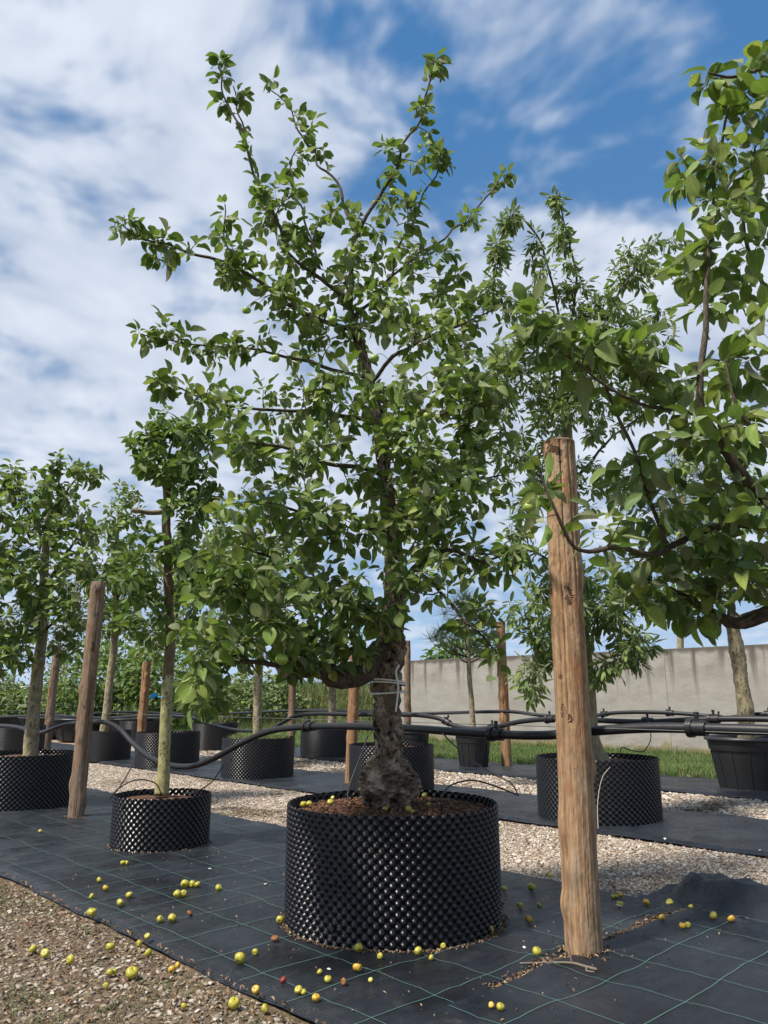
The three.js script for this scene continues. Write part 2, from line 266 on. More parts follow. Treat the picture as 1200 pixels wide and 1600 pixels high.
const MAIN = { base: [.04,.46,-3.81],
  limbs: [[[[-.022,.026,0],[-.019,.099,0],[-.022,.15,0],[-.022,.196,0],[-.019,.233,0],[-.019,.27,0],[-.019,.343,0],[-.022,.475,0],[-.022,.624,0],[-.015,.745,0],[-.002,.869,0],[.008,1.059,-.01],[-.001,1.319,-.02],[-.03,1.587,-.02],[-.053,1.825,-.01],[-.114,2.137,.01],[-.205,2.504,.01]],[.105,.12,.13,.122,.09,.068,.064,.064,.07,.074,.058,.044,.04,.037,.035,.03,.024]],
    [[[-.205,2.486,.01],[-.231,2.732,.01],[-.179,2.973,.06],[-.092,3.136,.11],[.029,3.317,.16],[.134,3.539,.21],[.21,3.781,.26],[.247,3.907,.31]],[.016,.003]],
    [[[-.179,2.981,.06],[-.309,3.328,.01],[-.445,3.597,-.04],[-.588,3.877,-.09],[-.717,4.146,-.14]],[.01,.003]],
    [[[-.23,2.618,.01],[-.483,2.788,.11],[-.668,3.143,.21],[-.773,3.418,.26],[-.888,3.695,.31],[-.914,3.806,.33]],[.012,.003]],
    [[[-.382,2.762,.09],[-.497,3.131,.06],[-.561,3.416,.03],[-.513,3.557,.01]],[.007,.003]],
    [[[-.005,2.761,-.04],[.102,3.125,.01],[.245,3.373,.06],[.284,3.559,.06]],[.007,.003]],
    [[[-.829,2.66,.23],[-.848,2.843,.26],[-.873,3.012,.26]],[.006,.003]],
    [[[-.55,2.864,.14],[-.713,3.218,.16],[-.811,3.539,.21],[-.858,3.801,.26]],[.008,.003]],
    [[[-.184,2.43,.01],[-.477,2.526,.11],[-.766,2.653,.21],[-1.043,2.72,.31],[-1.241,2.761,.36],[-1.367,2.825,.41]],[.014,.003]],
    [[[-.124,2.173,.01],[-.457,2.29,-.09],[-.733,2.33,-.07],[-1.062,2.355,.01],[-1.29,2.398,.11]],[.012,.003]],
    [[[-.073,1.931,-.01],[-.365,1.956,.11],[-.673,1.934,.21],[-.935,1.945,.31],[-1.12,2.001,.41]],[.013,.003]],
    [[[-.04,1.656,-.02],[-.342,1.622,.31],[-.556,1.65,.51],[-.737,1.646,.61]],[.015,.003]],
    [[[-.008,1.353,-.02],[-.218,1.328,.31],[-.461,1.326,.51],[-.667,1.33,.61]],[.015,.003]],
    [[[-.198,2.523,.01],[-.004,2.79,-.09],[.176,2.949,-.09],[.408,3.219,-.19],[.571,3.446,-.24],[.7,3.637,-.29]],[.01,.003]],
    [[[-.114,2.137,.01],[.122,2.295,.21],[.34,2.349,.31],[.485,2.365,.41]],[.012,.003]],
    [[[-.05,1.791,-.01],[.144,1.814,.31],[.338,1.864,.51],[.515,1.927,.51]],[.013,.003]],
    [[[-.001,1.336,-.02],[.149,1.454,.11],[.341,1.552,.11],[.532,1.601,.11]],[.018,.003]],
    [[[.004,1.011,-.01],[.115,1.135,.11],[.263,1.211,.21],[.43,1.163,.31],[.59,1.203,.41]],[.022,.003]],
    [[[.115,1.135,.11],[.229,1.014,.21],[.335,.899,.31],[.418,.751,.41],[.455,.628,.41]],[.01,.003]],
    [[[-.028,.769,.01],[-.113,.711,.08],[-.188,.65,.15],[-.25,.628,.21],[-.31,.669,.27],[-.377,.649,.35],[-.461,.656,.46]],[.05,.05,.056,.052,.036,.04,.043]],
    [[[-.323,.623,.31],[-.424,.775,.46],[-.57,.921,.61],[-.712,1.013,.71]],[.016,.003]],
    [[[-.4,.632,.39],[-.561,.687,.61],[-.72,.658,.71],[-.802,.559,.76]],[.014,.003]],
    [[[-.003,.837,.01],[-.159,.939,.21],[-.331,1.015,.31],[-.553,1.145,.41],[-.736,1.212,.51]],[.02,.003]]],
  blobs: [[-.527,3.465,.02,.043,.072,.05,3],[.275,3.455,.06,.043,.107,.06,4],[-.863,2.955,.26,.04,.053,.05,3],[-.917,3.796,.31,.048,.069,.05,3],[-.852,3.658,.26,.055,.138,.06,3],[-.696,4.1,-.14,.054,.062,.05,2],[-.507,3.785,-.06,.06,.09,.08,3],[-.389,3.567,-.03,.059,.081,.08,2],[.247,3.866,.31,.031,.048,.05,4],[.175,3.603,.23,.049,.156,.06,3],[.099,3.337,.16,.118,.104,.15,7],[-.04,3.401,.13,.063,.063,.1,2],[.68,3.596,-.27,.031,.039,.05,2],[.465,3.283,-.19,.082,.082,.06,3],[-1.33,2.802,.39,.057,.032,.06,4],[-1.152,2.744,.33,.129,.064,.12,8],[-.923,2.697,.26,.18,.118,.2,13],[-.613,3.027,.21,.135,.202,.2,13],[-.634,2.653,.21,.231,.132,.3,16],[-.317,2.857,.06,.26,.225,.35,26],[.031,3.006,.01,.229,.229,.35,24],[.274,2.771,.01,.157,.157,.3,12],[-1.221,2.405,.06,.115,.061,.12,7],[-.937,2.372,-.04,.207,.083,.2,10],[-.553,2.43,.01,.256,.144,.35,20],[-.143,2.504,.01,.292,.189,.4,32],[.219,2.33,.21,.227,.162,.35,24],[.383,2.392,.36,.094,.078,.2,6],[-1.073,2.006,.36,.092,.049,.1,6],[-.822,1.948,.26,.172,.069,.2,10],[-.484,1.968,.21,.238,.111,.35,20],[-.138,1.99,.11,.244,.179,.4,28],[.23,1.905,.41,.225,.135,.3,22],[.458,1.958,.51,.088,.088,.2,6],[-.67,1.62,.51,.157,.129,.3,17],[-.373,1.622,.31,.227,.136,.35,25],[-.04,1.618,.11,.207,.175,.4,24],[.271,1.653,.21,.187,.14,.3,17],[-.601,1.326,.51,.182,.126,.3,22],[-.299,1.291,.41,.216,.158,.35,28],[-.025,1.252,.16,.138,.154,.3,12],[.263,1.242,.21,.152,.073,.25,9],[.459,1.163,.31,.147,.088,.25,11],[-.71,1.02,.66,.131,.131,.3,22],[-.498,.954,.56,.202,.135,.35,30],[-.238,1.002,.41,.184,.141,.3,26],[-.737,.745,.71,.106,.106,.3,22],[-.519,.768,.56,.173,.093,.3,24],[-.728,.559,.76,.074,.069,.2,13],[-.319,.819,.41,.153,.078,.25,16],[.019,1.081,.26,.118,.118,.15,12],[-.04,.904,.26,.102,.088,.15,10],[.109,1.374,.31,.149,.119,.25,14],[.376,2.121,.36,.139,.123,.25,12],[.436,1.778,.41,.134,.119,.25,13],[.384,1.448,.26,.152,.106,.25,12],[.08,1.669,.36,.15,.15,.25,16],[.223,1.074,.31,.117,.073,.2,9],[.533,1.203,.41,.086,.072,.2,6],[-.391,.692,.49,.113,.049,.15,11],[-.197,.729,.31,.091,.046,.15,9],[-.155,.871,.31,.086,.072,.2,8],[.364,.899,.31,.101,.072,.2,8],[.436,.696,.41,.033,.069,.1,3]],
  apples: [[.116,1.324,.26,.051],[.135,1.03,.31,.044],[.157,1.772,.51,.043],[-.086,2.121,.36,.046],[.021,3.252,.21,.051],[.008,3.143,.21,.044],[-.411,1.978,.31,.046],[-.293,2.349,.31,.047],[-.722,2.401,.31,.044],[-.393,1.288,.61,.043],[-.437,.68,.76,.05],[.254,2.005,.51,.044],[-.217,1.684,.41,.044],[-.571,2.144,.31,.044]] };
const NEAR = { base: [1.6,.44,-2.05],
  limbs: [[[[0,0,0],[.01,.35,0],[-.03,.75,.02],[-.02,1.1,.03],[.03,1.5,0],[0,1.9,-.05],[-.05,2.3,-.1],[-.05,2.75,-.1]],[.075,.06,.055,.05,.045,.036,.026,.012]],
    [[[-.03,.76,.02],[-.409,.96,0],[-.544,1.041,.03],[-.623,1.11,.05],[-.673,1.206,.05],[-.736,1.325,.05],[-.733,1.4,.05],[-.691,1.594,.05],[-.659,1.796,.05],[-.624,2.028,.05],[-.566,2.248,.05],[-.533,2.363,.05]],[.026,.022,.016,.015,.014,.012,.01,.008,.007,.006,.004,.003]],
    [[[-.731,1.307,.05],[-.826,1.325,.07],[-.906,1.336,.08],[-1.005,1.379,.1],[-1.083,1.445,.12],[-1.173,1.486,.15]],[.007,.002]],
    [[[-.803,.983,-.1],[-.862,1.134,-.05],[-.929,1.287,0],[-.982,1.378,.05],[-1.012,1.458,.05]],[.007,.003]],
    [[[-.04,.68,.03],[-.34,.924,-.1],[-.483,1.036,-.15],[-.632,1.034,-.15],[-.755,.989,-.13],[-.877,.948,-.05],[-.979,.956,0],[-1.075,.936,.05],[-1.112,.946,.07],[-1.152,1.033,.1],[-1.169,1.093,.1],[-1.191,1.198,.1]],[.02,.017,.014,.011,.009,.008,.007,.006,.005,.004,.003,.002]],
    [[[-.04,.56,0],[-.287,.84,-.15],[-.468,.8,-.2],[-.56,.768,-.25],[-.667,.834,-.25],[-.832,.894,-.2]],[.03,.028,.024,.018,.01,.003]],
    [[[-.04,2.06,-.1],[-.183,2.501,.1],[-.378,2.424,.12],[-.484,2.369,.13],[-.582,2.34,.13],[-.65,2.353,.13]],[.01,.003]],
    [[[0,1.46,-.05],[-.186,1.568,-.15],[-.333,1.654,-.15],[-.437,1.822,-.1],[-.498,2.011,-.05],[-.489,2.159,.05]],[.014,.003]],
    [[[0,1.26,-.03],[-.386,1.215,.05],[-.549,1.216,.1],[-.668,1.269,.15],[-.701,1.431,.15]],[.012,.003]]],
  blobs: [[-.538,2.317,.05,.043,.051,.08,4],[-.484,2.206,.1,.049,.113,.15,8],[-.627,2.115,.05,.076,.069,.15,8],[-.517,2.042,0,.087,.106,.2,12],[-.643,2.174,-.15,.062,.083,.15,5],[-.637,2.353,.13,.023,.026,.05,2],[-.503,2.369,.13,.026,.019,.05,2],[-.652,1.858,.05,.084,.084,.2,13],[-.493,1.793,-.05,.067,.116,.25,16],[-.677,1.771,-.05,.086,.069,.2,11],[-.587,1.515,.05,.081,.099,.25,18],[-1.158,1.534,.13,.048,.048,.1,6],[-1.077,1.473,.1,.063,.052,.15,8],[-.959,1.448,.05,.071,.064,.15,10],[-.84,1.381,.05,.079,.053,.15,8],[-.776,1.215,.05,.078,.073,.2,11],[-.645,1.27,.1,.068,.085,.25,16],[-.894,1.191,-.05,.058,.076,.2,8],[-1.163,1.076,.1,.027,.075,.1,3],[-.831,1.082,-.1,.077,.062,.2,10],[-.672,1.06,-.05,.089,.08,.3,19],[-.547,1.06,-.05,.054,.107,.3,11],[-.83,.913,-.2,.079,.06,.2,12],[-.679,.922,-.2,.094,.075,.3,23],[-.54,.903,-.2,.079,.068,.3,19],[-.994,.995,0,.042,.052,.15,5],[-.856,.819,-.2,.067,.033,.15,6],[-.651,.806,-.25,.076,.027,.2,8],[-1.2,1.571,.13,.038,.038,.08,4],[-1.024,1.54,.08,.053,.046,.12,6],[-.886,1.477,.05,.064,.054,.15,7]],
  apples: [[-1.217,1.044,.07,.032]] };
const NARROW = { base: [1.79,.45,-6.83],
  limbs: [[[[.031,-.011,0],[-.03,.171,.01],[-.04,.539,.03],[-.054,1.026,.03],[-.078,1.587,.03],[-.088,2.409,.03],[-.089,3.152,.03],[-.084,3.799,.03]],[.1,.07,.062,.055,.05,.045,.04,.03]],
    [[[-.085,3.766,.03],[-.169,4.348,.13],[-.331,4.832,.23],[-.543,5.007,.33],[-.681,4.735,.38],[-.755,4.336,.38]],[.014,.004]],
    [[[-.085,3.766,.03],[.073,4.404,.03],[.014,5.033,.03],[-.071,5.466,.03]],[.018,.005]],
    [[[-.087,3.407,.03],[.33,4.117,-.07],[.682,4.659,-.17],[.908,5.083,-.27]],[.02,.005]],
    [[[-.092,3.089,.03],[-.444,3.386,.23],[-.762,3.484,.43],[-.872,3.608,.43]],[.02,.005]],
    [[[-.088,2.409,.03],[.373,2.935,-.07],[.791,3.228,-.17]],[.018,.005]],
    [[[-.084,2.17,.03],[-.481,2.532,.23],[-.83,2.737,.33]],[.018,.005]],
    [[[-.075,1.53,.03],[-.427,1.706,.33],[-.712,1.798,.43]],[.016,.005]],
    [[[-.064,1.248,.03],[.172,1.282,.23],[.363,1.005,.33]],[.016,.005]],
    [[[-.062,1.081,.03],[-.402,1.111,.33],[-.595,.793,.43]],[.014,.005]]],
  blobs: [[-.576,4.938,.33,.097,.097,.2,8],[-.718,4.535,.38,.06,.179,.15,10],[-.8,4.206,.38,.059,.177,.15,8],[-.077,5.357,.03,.051,.102,.12,6],[-.053,4.962,.03,.076,.19,.15,9],[-.016,4.473,.03,.087,.224,.2,10],[-.328,4.627,.23,.085,.219,.2,6],[-.492,4.039,.33,.212,.236,.35,14],[-.213,3.323,.23,.292,.263,.4,18],[.213,3.667,.03,.273,.273,.4,18],[.73,4.031,-.17,.252,.315,.4,16],[-.902,2.645,.43,.167,.222,.3,10],[.216,4.2,.03,.185,.278,.3,14],[.687,4.731,-.17,.232,.219,.35,16],[1.028,4.936,-.27,.17,.197,.3,8],[.45,4.049,-.07,.311,.28,.4,22],[-.249,3.767,.23,.237,.267,.4,20],[-.648,3.484,.43,.206,.257,.4,20],[-.831,3.119,.43,.181,.254,.35,16],[-.344,3.014,.23,.289,.289,.5,22],[.27,3.19,-.07,.363,.363,.5,24],[.74,3.359,-.17,.222,.278,.4,10],[-.555,2.56,.33,.281,.225,.4,18],[-.067,2.382,.13,.258,.258,.4,14],[.43,2.464,-.17,.27,.27,.4,12],[-.574,2.098,.33,.221,.199,.4,10],[-.327,1.541,.33,.244,.244,.4,20],[.098,1.391,.23,.263,.263,.4,34],[-.158,1.227,.23,.245,.218,.4,18],[-.577,1.207,.43,.158,.237,.35,16],[-.357,.953,.33,.159,.212,.35,14],[.255,.979,.33,.181,.181,.3,22],[.054,.745,.33,.116,.116,.25,8],[-.62,.691,.43,.093,.176,.25,12]],
  apples: [] };
const LEFT = { base: [-1.51,.3,-5.59],
  limbs: [[[[-.011,.041,0],[-.006,.22,0],[-.013,.475,0],[-.016,.713,0],[-.015,.845,0]],[.052,.04,.039,.038,.037]],
    [[[-.018,.814,0],[-.022,1.091,0],[-.061,1.552,0],[-.09,1.934,0],[-.116,2.179,0],[-.132,2.353,0]],[.038,.036,.034,.033,.031,.026]],
    [[[-.097,2.032,0],[-.197,2.01,.09],[-.305,2.001,.19]],[.02,.016]],
    [[[-.1,2.081,0],[.009,2.082,.09],[.133,1.986,.19]],[.018,.008]],
    [[[-.129,2.303,0],[-.207,2.501,.09],[-.257,2.616,.19]],[.014,.005]],
    [[[-.13,2.328,0],[-.096,2.584,-.01],[-.085,2.791,-.01]],[.014,.005]],
    [[[-.122,2.278,0],[.082,2.451,.09],[.219,2.551,.09]],[.012,.005]],
    [[[-.038,1.274,0],[-.177,1.401,.09],[-.269,1.523,.19]],[.01,.004]],
    [[[-.056,1.552,0],[.126,1.678,.09],[.282,1.753,.19]],[.01,.004]]],
  blobs: [[-.129,2.713,-.01,.147,.108,.25,14],[-.249,2.551,.09,.134,.096,.2,12],[.076,2.551,.09,.191,.153,.3,18],[-.079,2.351,.09,.19,.114,.3,16],[.14,2.253,.09,.161,.161,.3,18],[.12,1.998,.14,.158,.13,.3,16],[-.239,2.37,.19,.075,.075,.15,5],[-.267,1.501,.19,.108,.108,.2,10],[-.137,1.254,.19,.116,.16,.25,14],[.051,1.772,.09,.111,.139,.2,8],[.204,1.523,.19,.135,.162,.25,14],[-.195,1.753,.19,.136,.109,.2,6]],
  apples: [] };
const FARLEFT = { base: [-3.34,.42,-7.56],
  limbs: [[[[.036,.016,0],[.026,.392,0],[.026,.867,0],[.031,1.232,0],[-.001,1.606,0],[-.021,2.054,0],[-.029,2.514,0],[-.043,2.918,0]],[.07,.06,.055,.05,.044,.036,.026,.012]],
    [[[.019,1.356,0],[-.239,1.708,.16],[-.525,1.941,.26]],[.025,.006]],
    [[[-.001,1.606,0],[.293,1.959,.16],[.454,2.319,.26]],[.022,.006]],
    [[[-.021,2.054,0],[-.238,2.432,.06],[-.403,2.765,.06]],[.02,.006]],
    [[[-.021,2.249,0],[.19,2.631,.06],[.366,2.832,.06]],[.016,.005]],
    [[[.031,1.171,0],[.331,1.329,.26],[.491,1.319,.36]],[.016,.005]],
    [[[.028,1.201,0],[-.137,1.21,.26],[-.34,1.319,.36]],[.016,.005]]],
  blobs: [[.007,2.866,.06,.091,.117,.15,5],[.376,2.769,.16,.153,.115,.2,9],[-.367,2.731,.06,.155,.155,.2,10],[-.025,2.531,.06,.288,.192,.35,22],[-.443,2.408,.16,.189,.252,.35,14],[-.156,2.086,.16,.281,.281,.4,26],[.269,2.214,.16,.251,.251,.35,18],[-.388,1.816,.26,.244,.306,.4,22],[-.001,1.632,.26,.304,.273,.4,30],[.382,1.755,.26,.22,.244,.35,20],[-.096,1.26,.36,.237,.201,.35,20],[.373,1.319,.36,.214,.166,.3,18],[-.005,.968,.36,.235,.129,.3,12],[-.233,.91,.36,.176,.146,.3,10],[.36,1.032,.26,.119,.089,.2,5]],
  apples: [] };
const ROWB = { base: [-4.37,.4,-12.81],
  limbs: [[[[-.095,.005,0],[-.075,.38,0],[-.065,.882,0],[-.044,1.394,0],[-.073,2.02,0],[-.112,2.77,0],[-.15,3.652,0]],[.075,.065,.06,.055,.05,.04,.012]],
    [[[-.065,1.915,0],[-.358,2.521,.21],[-.453,2.823,.31]],[.02,.006]],
    [[[-.071,2.126,0],[.265,2.628,.21],[.452,2.948,.21]],[.02,.006]]],
  blobs: [[-.121,3.076,.11,.385,.535,.6,40],[-.183,2.31,.21,.293,.377,.5,28],[.251,2.521,.21,.336,.462,.5,32],[-.012,3.737,.11,.281,.368,.4,22],[.068,1.79,.21,.311,.249,.4,22],[.371,1.893,.21,.27,.312,.4,18]],
  apples: [] };
const ROWC = { base: [-3.14,.4,-11.72],
  limbs: [[[[-.008,-.007,0],[-.031,.49,0],[-.024,1.421,0],[.013,2.387,0],[.051,3.392,0]],[.06,.055,.05,.04,.012]],
    [[[-.024,1.421,0],[.465,2.161,.22],[.825,2.645,.22]],[.02,.006]],
    [[[-.031,1.232,0],[-.341,1.405,.22]],[.015,.006]]],
  blobs: [[.227,2.565,.12,.486,.534,.7,36],[.724,2.743,.22,.435,.483,.6,26],[-.015,1.791,.12,.382,.344,.6,24],[.581,1.78,.22,.474,.427,.6,26],[-.334,1.312,.22,.188,.188,.4,10]],
  apples: [] };
const ROWD = { base: [-1.59,.43,-10.22],
  limbs: [[[[-.016,-.022,0],[-.029,.316,0],[-.033,.876,0],[-.056,1.703,0],[-.045,2.562,0]],[.06,.055,.052,.045,.02]],
    [[[-.046,1.452,0],[.327,2.11,.12]],[.02,.006]],
    [[[-.049,1.286,0],[-.42,1.857,.12]],[.02,.006]]],
  blobs: [[-.026,2.125,.02,.51,.51,.7,34],[.402,2.452,.12,.339,.424,.6,20],[-.416,1.773,.12,.334,.376,.6,20]],
  apples: [] };
const ROWE = { base: [.08,.45,-8.69],
  limbs: [[[[.023,.014,0],[.032,.469,0],[.062,1.159,0],[.065,1.875,0],[.084,3.004,0]],[.05,.045,.04,.035,.015]],
    [[[.065,1.875,0],[.432,2.599,.09]],[.018,.006]]],
  blobs: [[.211,2.449,.09,.437,.437,.6,26],[.582,2.825,.09,.294,.368,.5,18],[.293,3.365,.09,.448,.448,.6,20]],
  apples: [] };
const ROUND = { base: [-.95,.47,-13.56],
  limbs: [[[[.064,.004,0],[.068,.403,0],[.071,.936,0],[.061,1.589,0]],[.07,.065,.06,.03]]],
  blobs: [[-.148,1.15,.06,.681,.307,.8,90],[-.044,1.475,.06,.663,.265,.8,40]],
  apples: [] };
const TUB = { base: [4.04,.46,-8.93],
  limbs: [[[[-.013,.043,0],[.003,.387,0],[-.01,.737,0],[-.023,1.021,0],[-.04,1.274,0],[-.047,1.42,0]],[.09,.082,.075,.085,.07,.07]],
    [[[-.042,1.325,0],[-.337,1.479,.13],[-.732,1.54,.23]],[.06,.02]],
    [[[-.047,1.347,0],[.167,1.443,.13],[.567,1.576,.23],[1.019,1.721,.23]],[.075,.04]],
    [[[-.051,1.383,0],[-.033,1.897,.03],[-.029,2.66,.03]],[.05,.015]]],
  blobs: [[-.722,1.649,.23,.361,.159,.5,20],[-.224,1.882,.13,.44,.294,.6,30],[.24,1.867,.23,.363,.29,.6,24],[-.045,2.505,.03,.528,.452,.7,34],[.537,2.974,.03,.458,.61,.7,26],[-.335,3.454,.03,.386,.463,.6,16]],
  apples: [] };
const PINE_A = { base: [1.28,.42,-11.57], trunk: [[.007,-.046,0],[-.007,.472,0],[-.033,.927,0],[-.037,1.531,0],[-.014,2.054,0]], tufts: [[-.438,1.517,.17],[-.287,1.666,.07],[-.142,1.76,.07],[.001,1.808,.07],[.159,1.713,.07],[.278,1.572,.07],[-.347,1.378,.17],[-.534,1.378,.17],[-.111,1.517,.17],[.084,1.385,.07],[-.238,1.268,.17],[.222,1.292,.07],[.006,1.998,.07],[-.138,1.95,.07],[.146,1.902,.07]] };
const PINE_B = { trunk: [[5.765,.612,-15.6],[5.909,2.092,-15.6],[6.121,4.041,-15.6],[6.334,5.824,-15.6],[6.412,6.392,-15.6]], tufts: [[6.399,6.216,-15.5],[6.252,6.074,-15.5],[6.514,6.004,-15.5],[6.628,5.794,-15.5],[6.16,5.794,-15.5],[6.735,5.515,-15.5],[5.929,5.446,-15.5],[6.402,5.515,-15.5],[6.099,5.101,-15.5],[6.622,5.033,-15.5],[5.744,4.828,-15.5],[6.194,4.692,-15.5],[6.451,4.625,-15.5],[5.913,4.49,-15.5],[5.645,4.422,-15.5],[6.708,4.557,-15.5],[5.819,4.155,-15.5],[6.277,4.155,-15.5],[6.721,4.022,-15.5],[5.481,4.022,-15.5],[5.986,3.823,-15.5]] };
const PIPE1 = [[1.564,.879,-2.692],[1.425,.881,-2.839],[1.268,.881,-3.002],[1.074,.878,-3.207],[.893,.858,-3.396],[.713,.831,-3.585],[.46,.827,-3.851],[.166,.836,-4.159],[-.143,.836,-4.483],[-.504,.819,-4.862],[-.731,.783,-5.101],[-.927,.705,-5.306],[-1.191,.575,-5.583],[-1.364,.518,-5.764],[-1.565,.505,-5.975],[-1.793,.541,-6.215],[-2.002,.632,-6.434],[-2.178,.733,-6.619],[-2.368,.783,-6.818],[-2.591,.781,-7.052],[-2.974,.74,-7.454],[-3.394,.651,-7.895],[-3.765,.685,-8.284],[-4.167,.689,-8.706],[-5.086,.61,-9.67]];
const PIPE2 = [[3.249,.828,-5.809],[2.773,.828,-6.308],[2.521,.811,-6.572],[2.205,.785,-6.903],[1.766,.794,-7.365],[1.523,.787,-7.62],[1.315,.756,-7.838],[1.094,.693,-8.07],[.921,.674,-8.251],[.741,.699,-8.44],[.616,.76,-8.571],[.421,.795,-8.775],[0,.792,-9.217],[-.466,.788,-9.707],[-.985,.777,-10.25],[-1.17,.74,-10.445],[-1.36,.653,-10.644],[-1.506,.573,-10.798],[-1.979,.527,-11.294],[-2.566,.593,-11.91],[-2.955,.674,-12.318],[-3.805,.692,-13.21],[-5.14,.614,-14.611],[-6.807,.618,-16.36],[-8.91,.538,-18.567]];
const PIPE3 = [[4.724,.737,-8.449],[4.233,.805,-8.964],[3.932,.755,-9.28],[3.724,.786,-9.498],[3.333,.807,-9.909],[2.967,.792,-10.293],[2.705,.745,-10.567],[2.216,.741,-11.08],[1.839,.785,-11.477],[1.597,.781,-11.73],[.99,.75,-12.367],[.415,.727,-12.97],[-.445,.751,-13.872],[-1.568,.742,-15.051],[-2.581,.686,-16.114],[-4.303,.609,-17.921],[-6.471,.622,-20.196],[-9.249,.496,-23.111],[-12.144,.47,-26.148]];
const DRIP_A = [[-1.673,.399,-5],[-1.662,.436,-5.1],[-1.613,.472,-5.2],[-1.563,.465,-5.35],[-1.518,.426,-5.45],[-1.492,.351,-5.5]];
const DRIP_B = [[-1.75,.637,-5.75],[-1.74,.536,-5.6],[-1.705,.446,-5.3],[-1.672,.392,-5]];
const DRIP_C = [[.259,.496,-3.7],[.26,.55,-3.7],[.294,.594,-3.75],[.364,.614,-3.8],[.444,.607,-3.9],[.549,.57,-4],[.682,.511,-4.15]];
const DRIP_D = [[.272,.838,-3.8],[.333,.778,-4],[.475,.663,-4.3],[.633,.564,-4.6],[.753,.498,-4.8],[.805,.422,-4.9]];
const DRIP_E = [[1.98,.519,-6.8],[2.005,.58,-6.8],[2.059,.563,-6.75],[2.149,.556,-6.7],[2.208,.627,-6.7],[2.083,.804,-6.3]];
const DRIP_F = [[-.167,.477,-3.9],[-.175,.552,-4],[-.129,.679,-4.1],[-.084,.799,-4.2]];
const DRIP_G = [[-1.347,.364,-5.5],[-1.258,.378,-5.45],[-1.145,.447,-5.4],[-1.045,.565,-5.3]];
const WINDFALL = [[-2.513,-6.043,.028,0],[-1.522,-4.481,.031,0],[-1.425,-4.301,.033,1],[-1.439,-4.143,.028,0],[-1.247,-3.99,.039,0],[-1.255,-4.147,.035,0],[-1.322,-3.824,.043,0],[-1.036,-4.366,.043,0],[-1.002,-4.375,.037,0],[-.97,-4.366,.033,0],[-1.014,-4.127,.041,0],[-.991,-4.159,.035,0],[-.843,-4.283,.036,0],[-1.536,-4.904,.03,0],[-1.515,-4.91,.026,0],[-.986,-3.73,.031,0],[-.933,-3.73,.039,0],[-.882,-3.842,.029,2],[-.454,-3.699,.033,0],[-.537,-3.194,.043,0],[-.496,-3.291,.025,0],[-.441,-3.447,.031,2],[-1.392,-3.389,.033,0],[-1.32,-3.332,.035,0],[-1.194,-3.259,.034,0],[-1.095,-3.417,.036,0],[-.998,-3.477,.026,0],[-.969,-3.485,.026,0],[-.925,-3.353,.03,0],[-.911,-3.105,.044,0],[-1,-3.136,.026,0],[-.989,-3.152,.023,0],[-.972,-3.015,.02,0],[-.779,-3.154,.028,1],[-.774,-3.215,.022,1],[-.652,-2.827,.021,0],[-.49,-2.828,.038,0],[-.43,-2.897,.028,1],[-.384,-2.801,.027,0],[-.349,-2.983,.022,3],[-.099,-3.325,.035,0],[-.014,-3.227,.024,0],[-.096,-3.082,.034,1],[-.229,-3.058,.02,0],[-.194,-2.979,.026,0],[-.046,-2.987,.018,0],[-.286,-2.891,.028,0],[-.268,-2.883,.019,0],[-.138,-2.952,.024,2],[-.222,-2.822,.027,1],[.132,-3.283,.032,0],[.178,-3.229,.022,0],[.234,-3.368,.023,0],[.444,-3.561,.035,1],[.498,-3.674,.022,0],[.613,-4.292,.029,0],[.604,-4.407,.023,0],[.562,-4.016,.027,2],[.34,-2.741,.02,1],[.366,-2.726,.026,0],[.94,-4.73,.025,0],[.753,-4.287,.042,0],[.637,-3.958,.03,0],[.735,-3.998,.024,0],[.635,-3.718,.034,1],[.583,-3.257,.036,0],[1.127,-4.14,.022,0],[1.144,-4.144,.019,0],[1.17,-4.167,.028,1],[1.106,-3.954,.033,0],[1.252,-4.024,.03,1],[1.35,-3.983,.036,0],[1.434,-3.944,.024,0],[1.213,-3.696,.028,1],[1.258,-3.578,.027,1],[1.286,-3.59,.024,0],[1.455,-3.737,.034,0],[1.513,-3.689,.033,1]];
const SOIL_APPLES = [[-.378,-3.851,.027,0],[-.351,-3.851,.027,0],[-.256,-3.915,.027,0],[-.257,-4.107,.019,0],[.006,-3.693,.026,0],[.109,-3.674,.029,0],[.126,-3.619,.02,0],[.208,-3.81,.024,0],[.268,-3.872,.018,0],[.206,-4.196,.023,0]];

// ---------------------------------------------------------------- ground, gravel, fabric
function sheet(s0, s1, n0, n1, ds, dn, height, uvScale = 1) {
  const a = Math.ceil((s1 - s0) / ds), b = Math.ceil((n1 - n0) / dn), pos = [], uv = [], idx = [];
  for (let j = 0; j <= b; j++) for (let i = 0; i <= a; i++) { const s = lerp(s0, s1, i / a), n = lerp(n0, n1, j / b); const e = height(s, n, j / b, i / a); const nn = n + (e.dn ?? 0), ss = s + (e.ds ?? 0); pos.push(rowX(ss, nn), e.y ?? e, rowZ(ss, nn)); uv.push(s * uvScale, n * uvScale); }
  for (let j = 0; j < b; j++) for (let i = 0; i < a; i++) { const k = j * (a + 1) + i; idx.push(k, k + 1, k + a + 1, k + 1, k + a + 2, k + a + 1); }
  const g = new THREE.BufferGeometry();
  g.setAttribute('position', new THREE.Float32BufferAttribute(pos, 3)); g.setAttribute('uv', new THREE.Float32BufferAttribute(uv, 2)); g.setIndex(idx); g.computeVertexNormals();
  return g;
}
{
  const g = new THREE.PlaneGeometry(1600, 1600); g.rotateX(-Math.PI / 2); g.translate(0, -0.02, -300);
  const uv = g.attributes.uv; for (let i = 0; i < uv.count; i++) uv.setXY(i, uv.getX(i) * 1600, uv.getY(i) * 1600);
  struct('ground', g, earthMat);
}
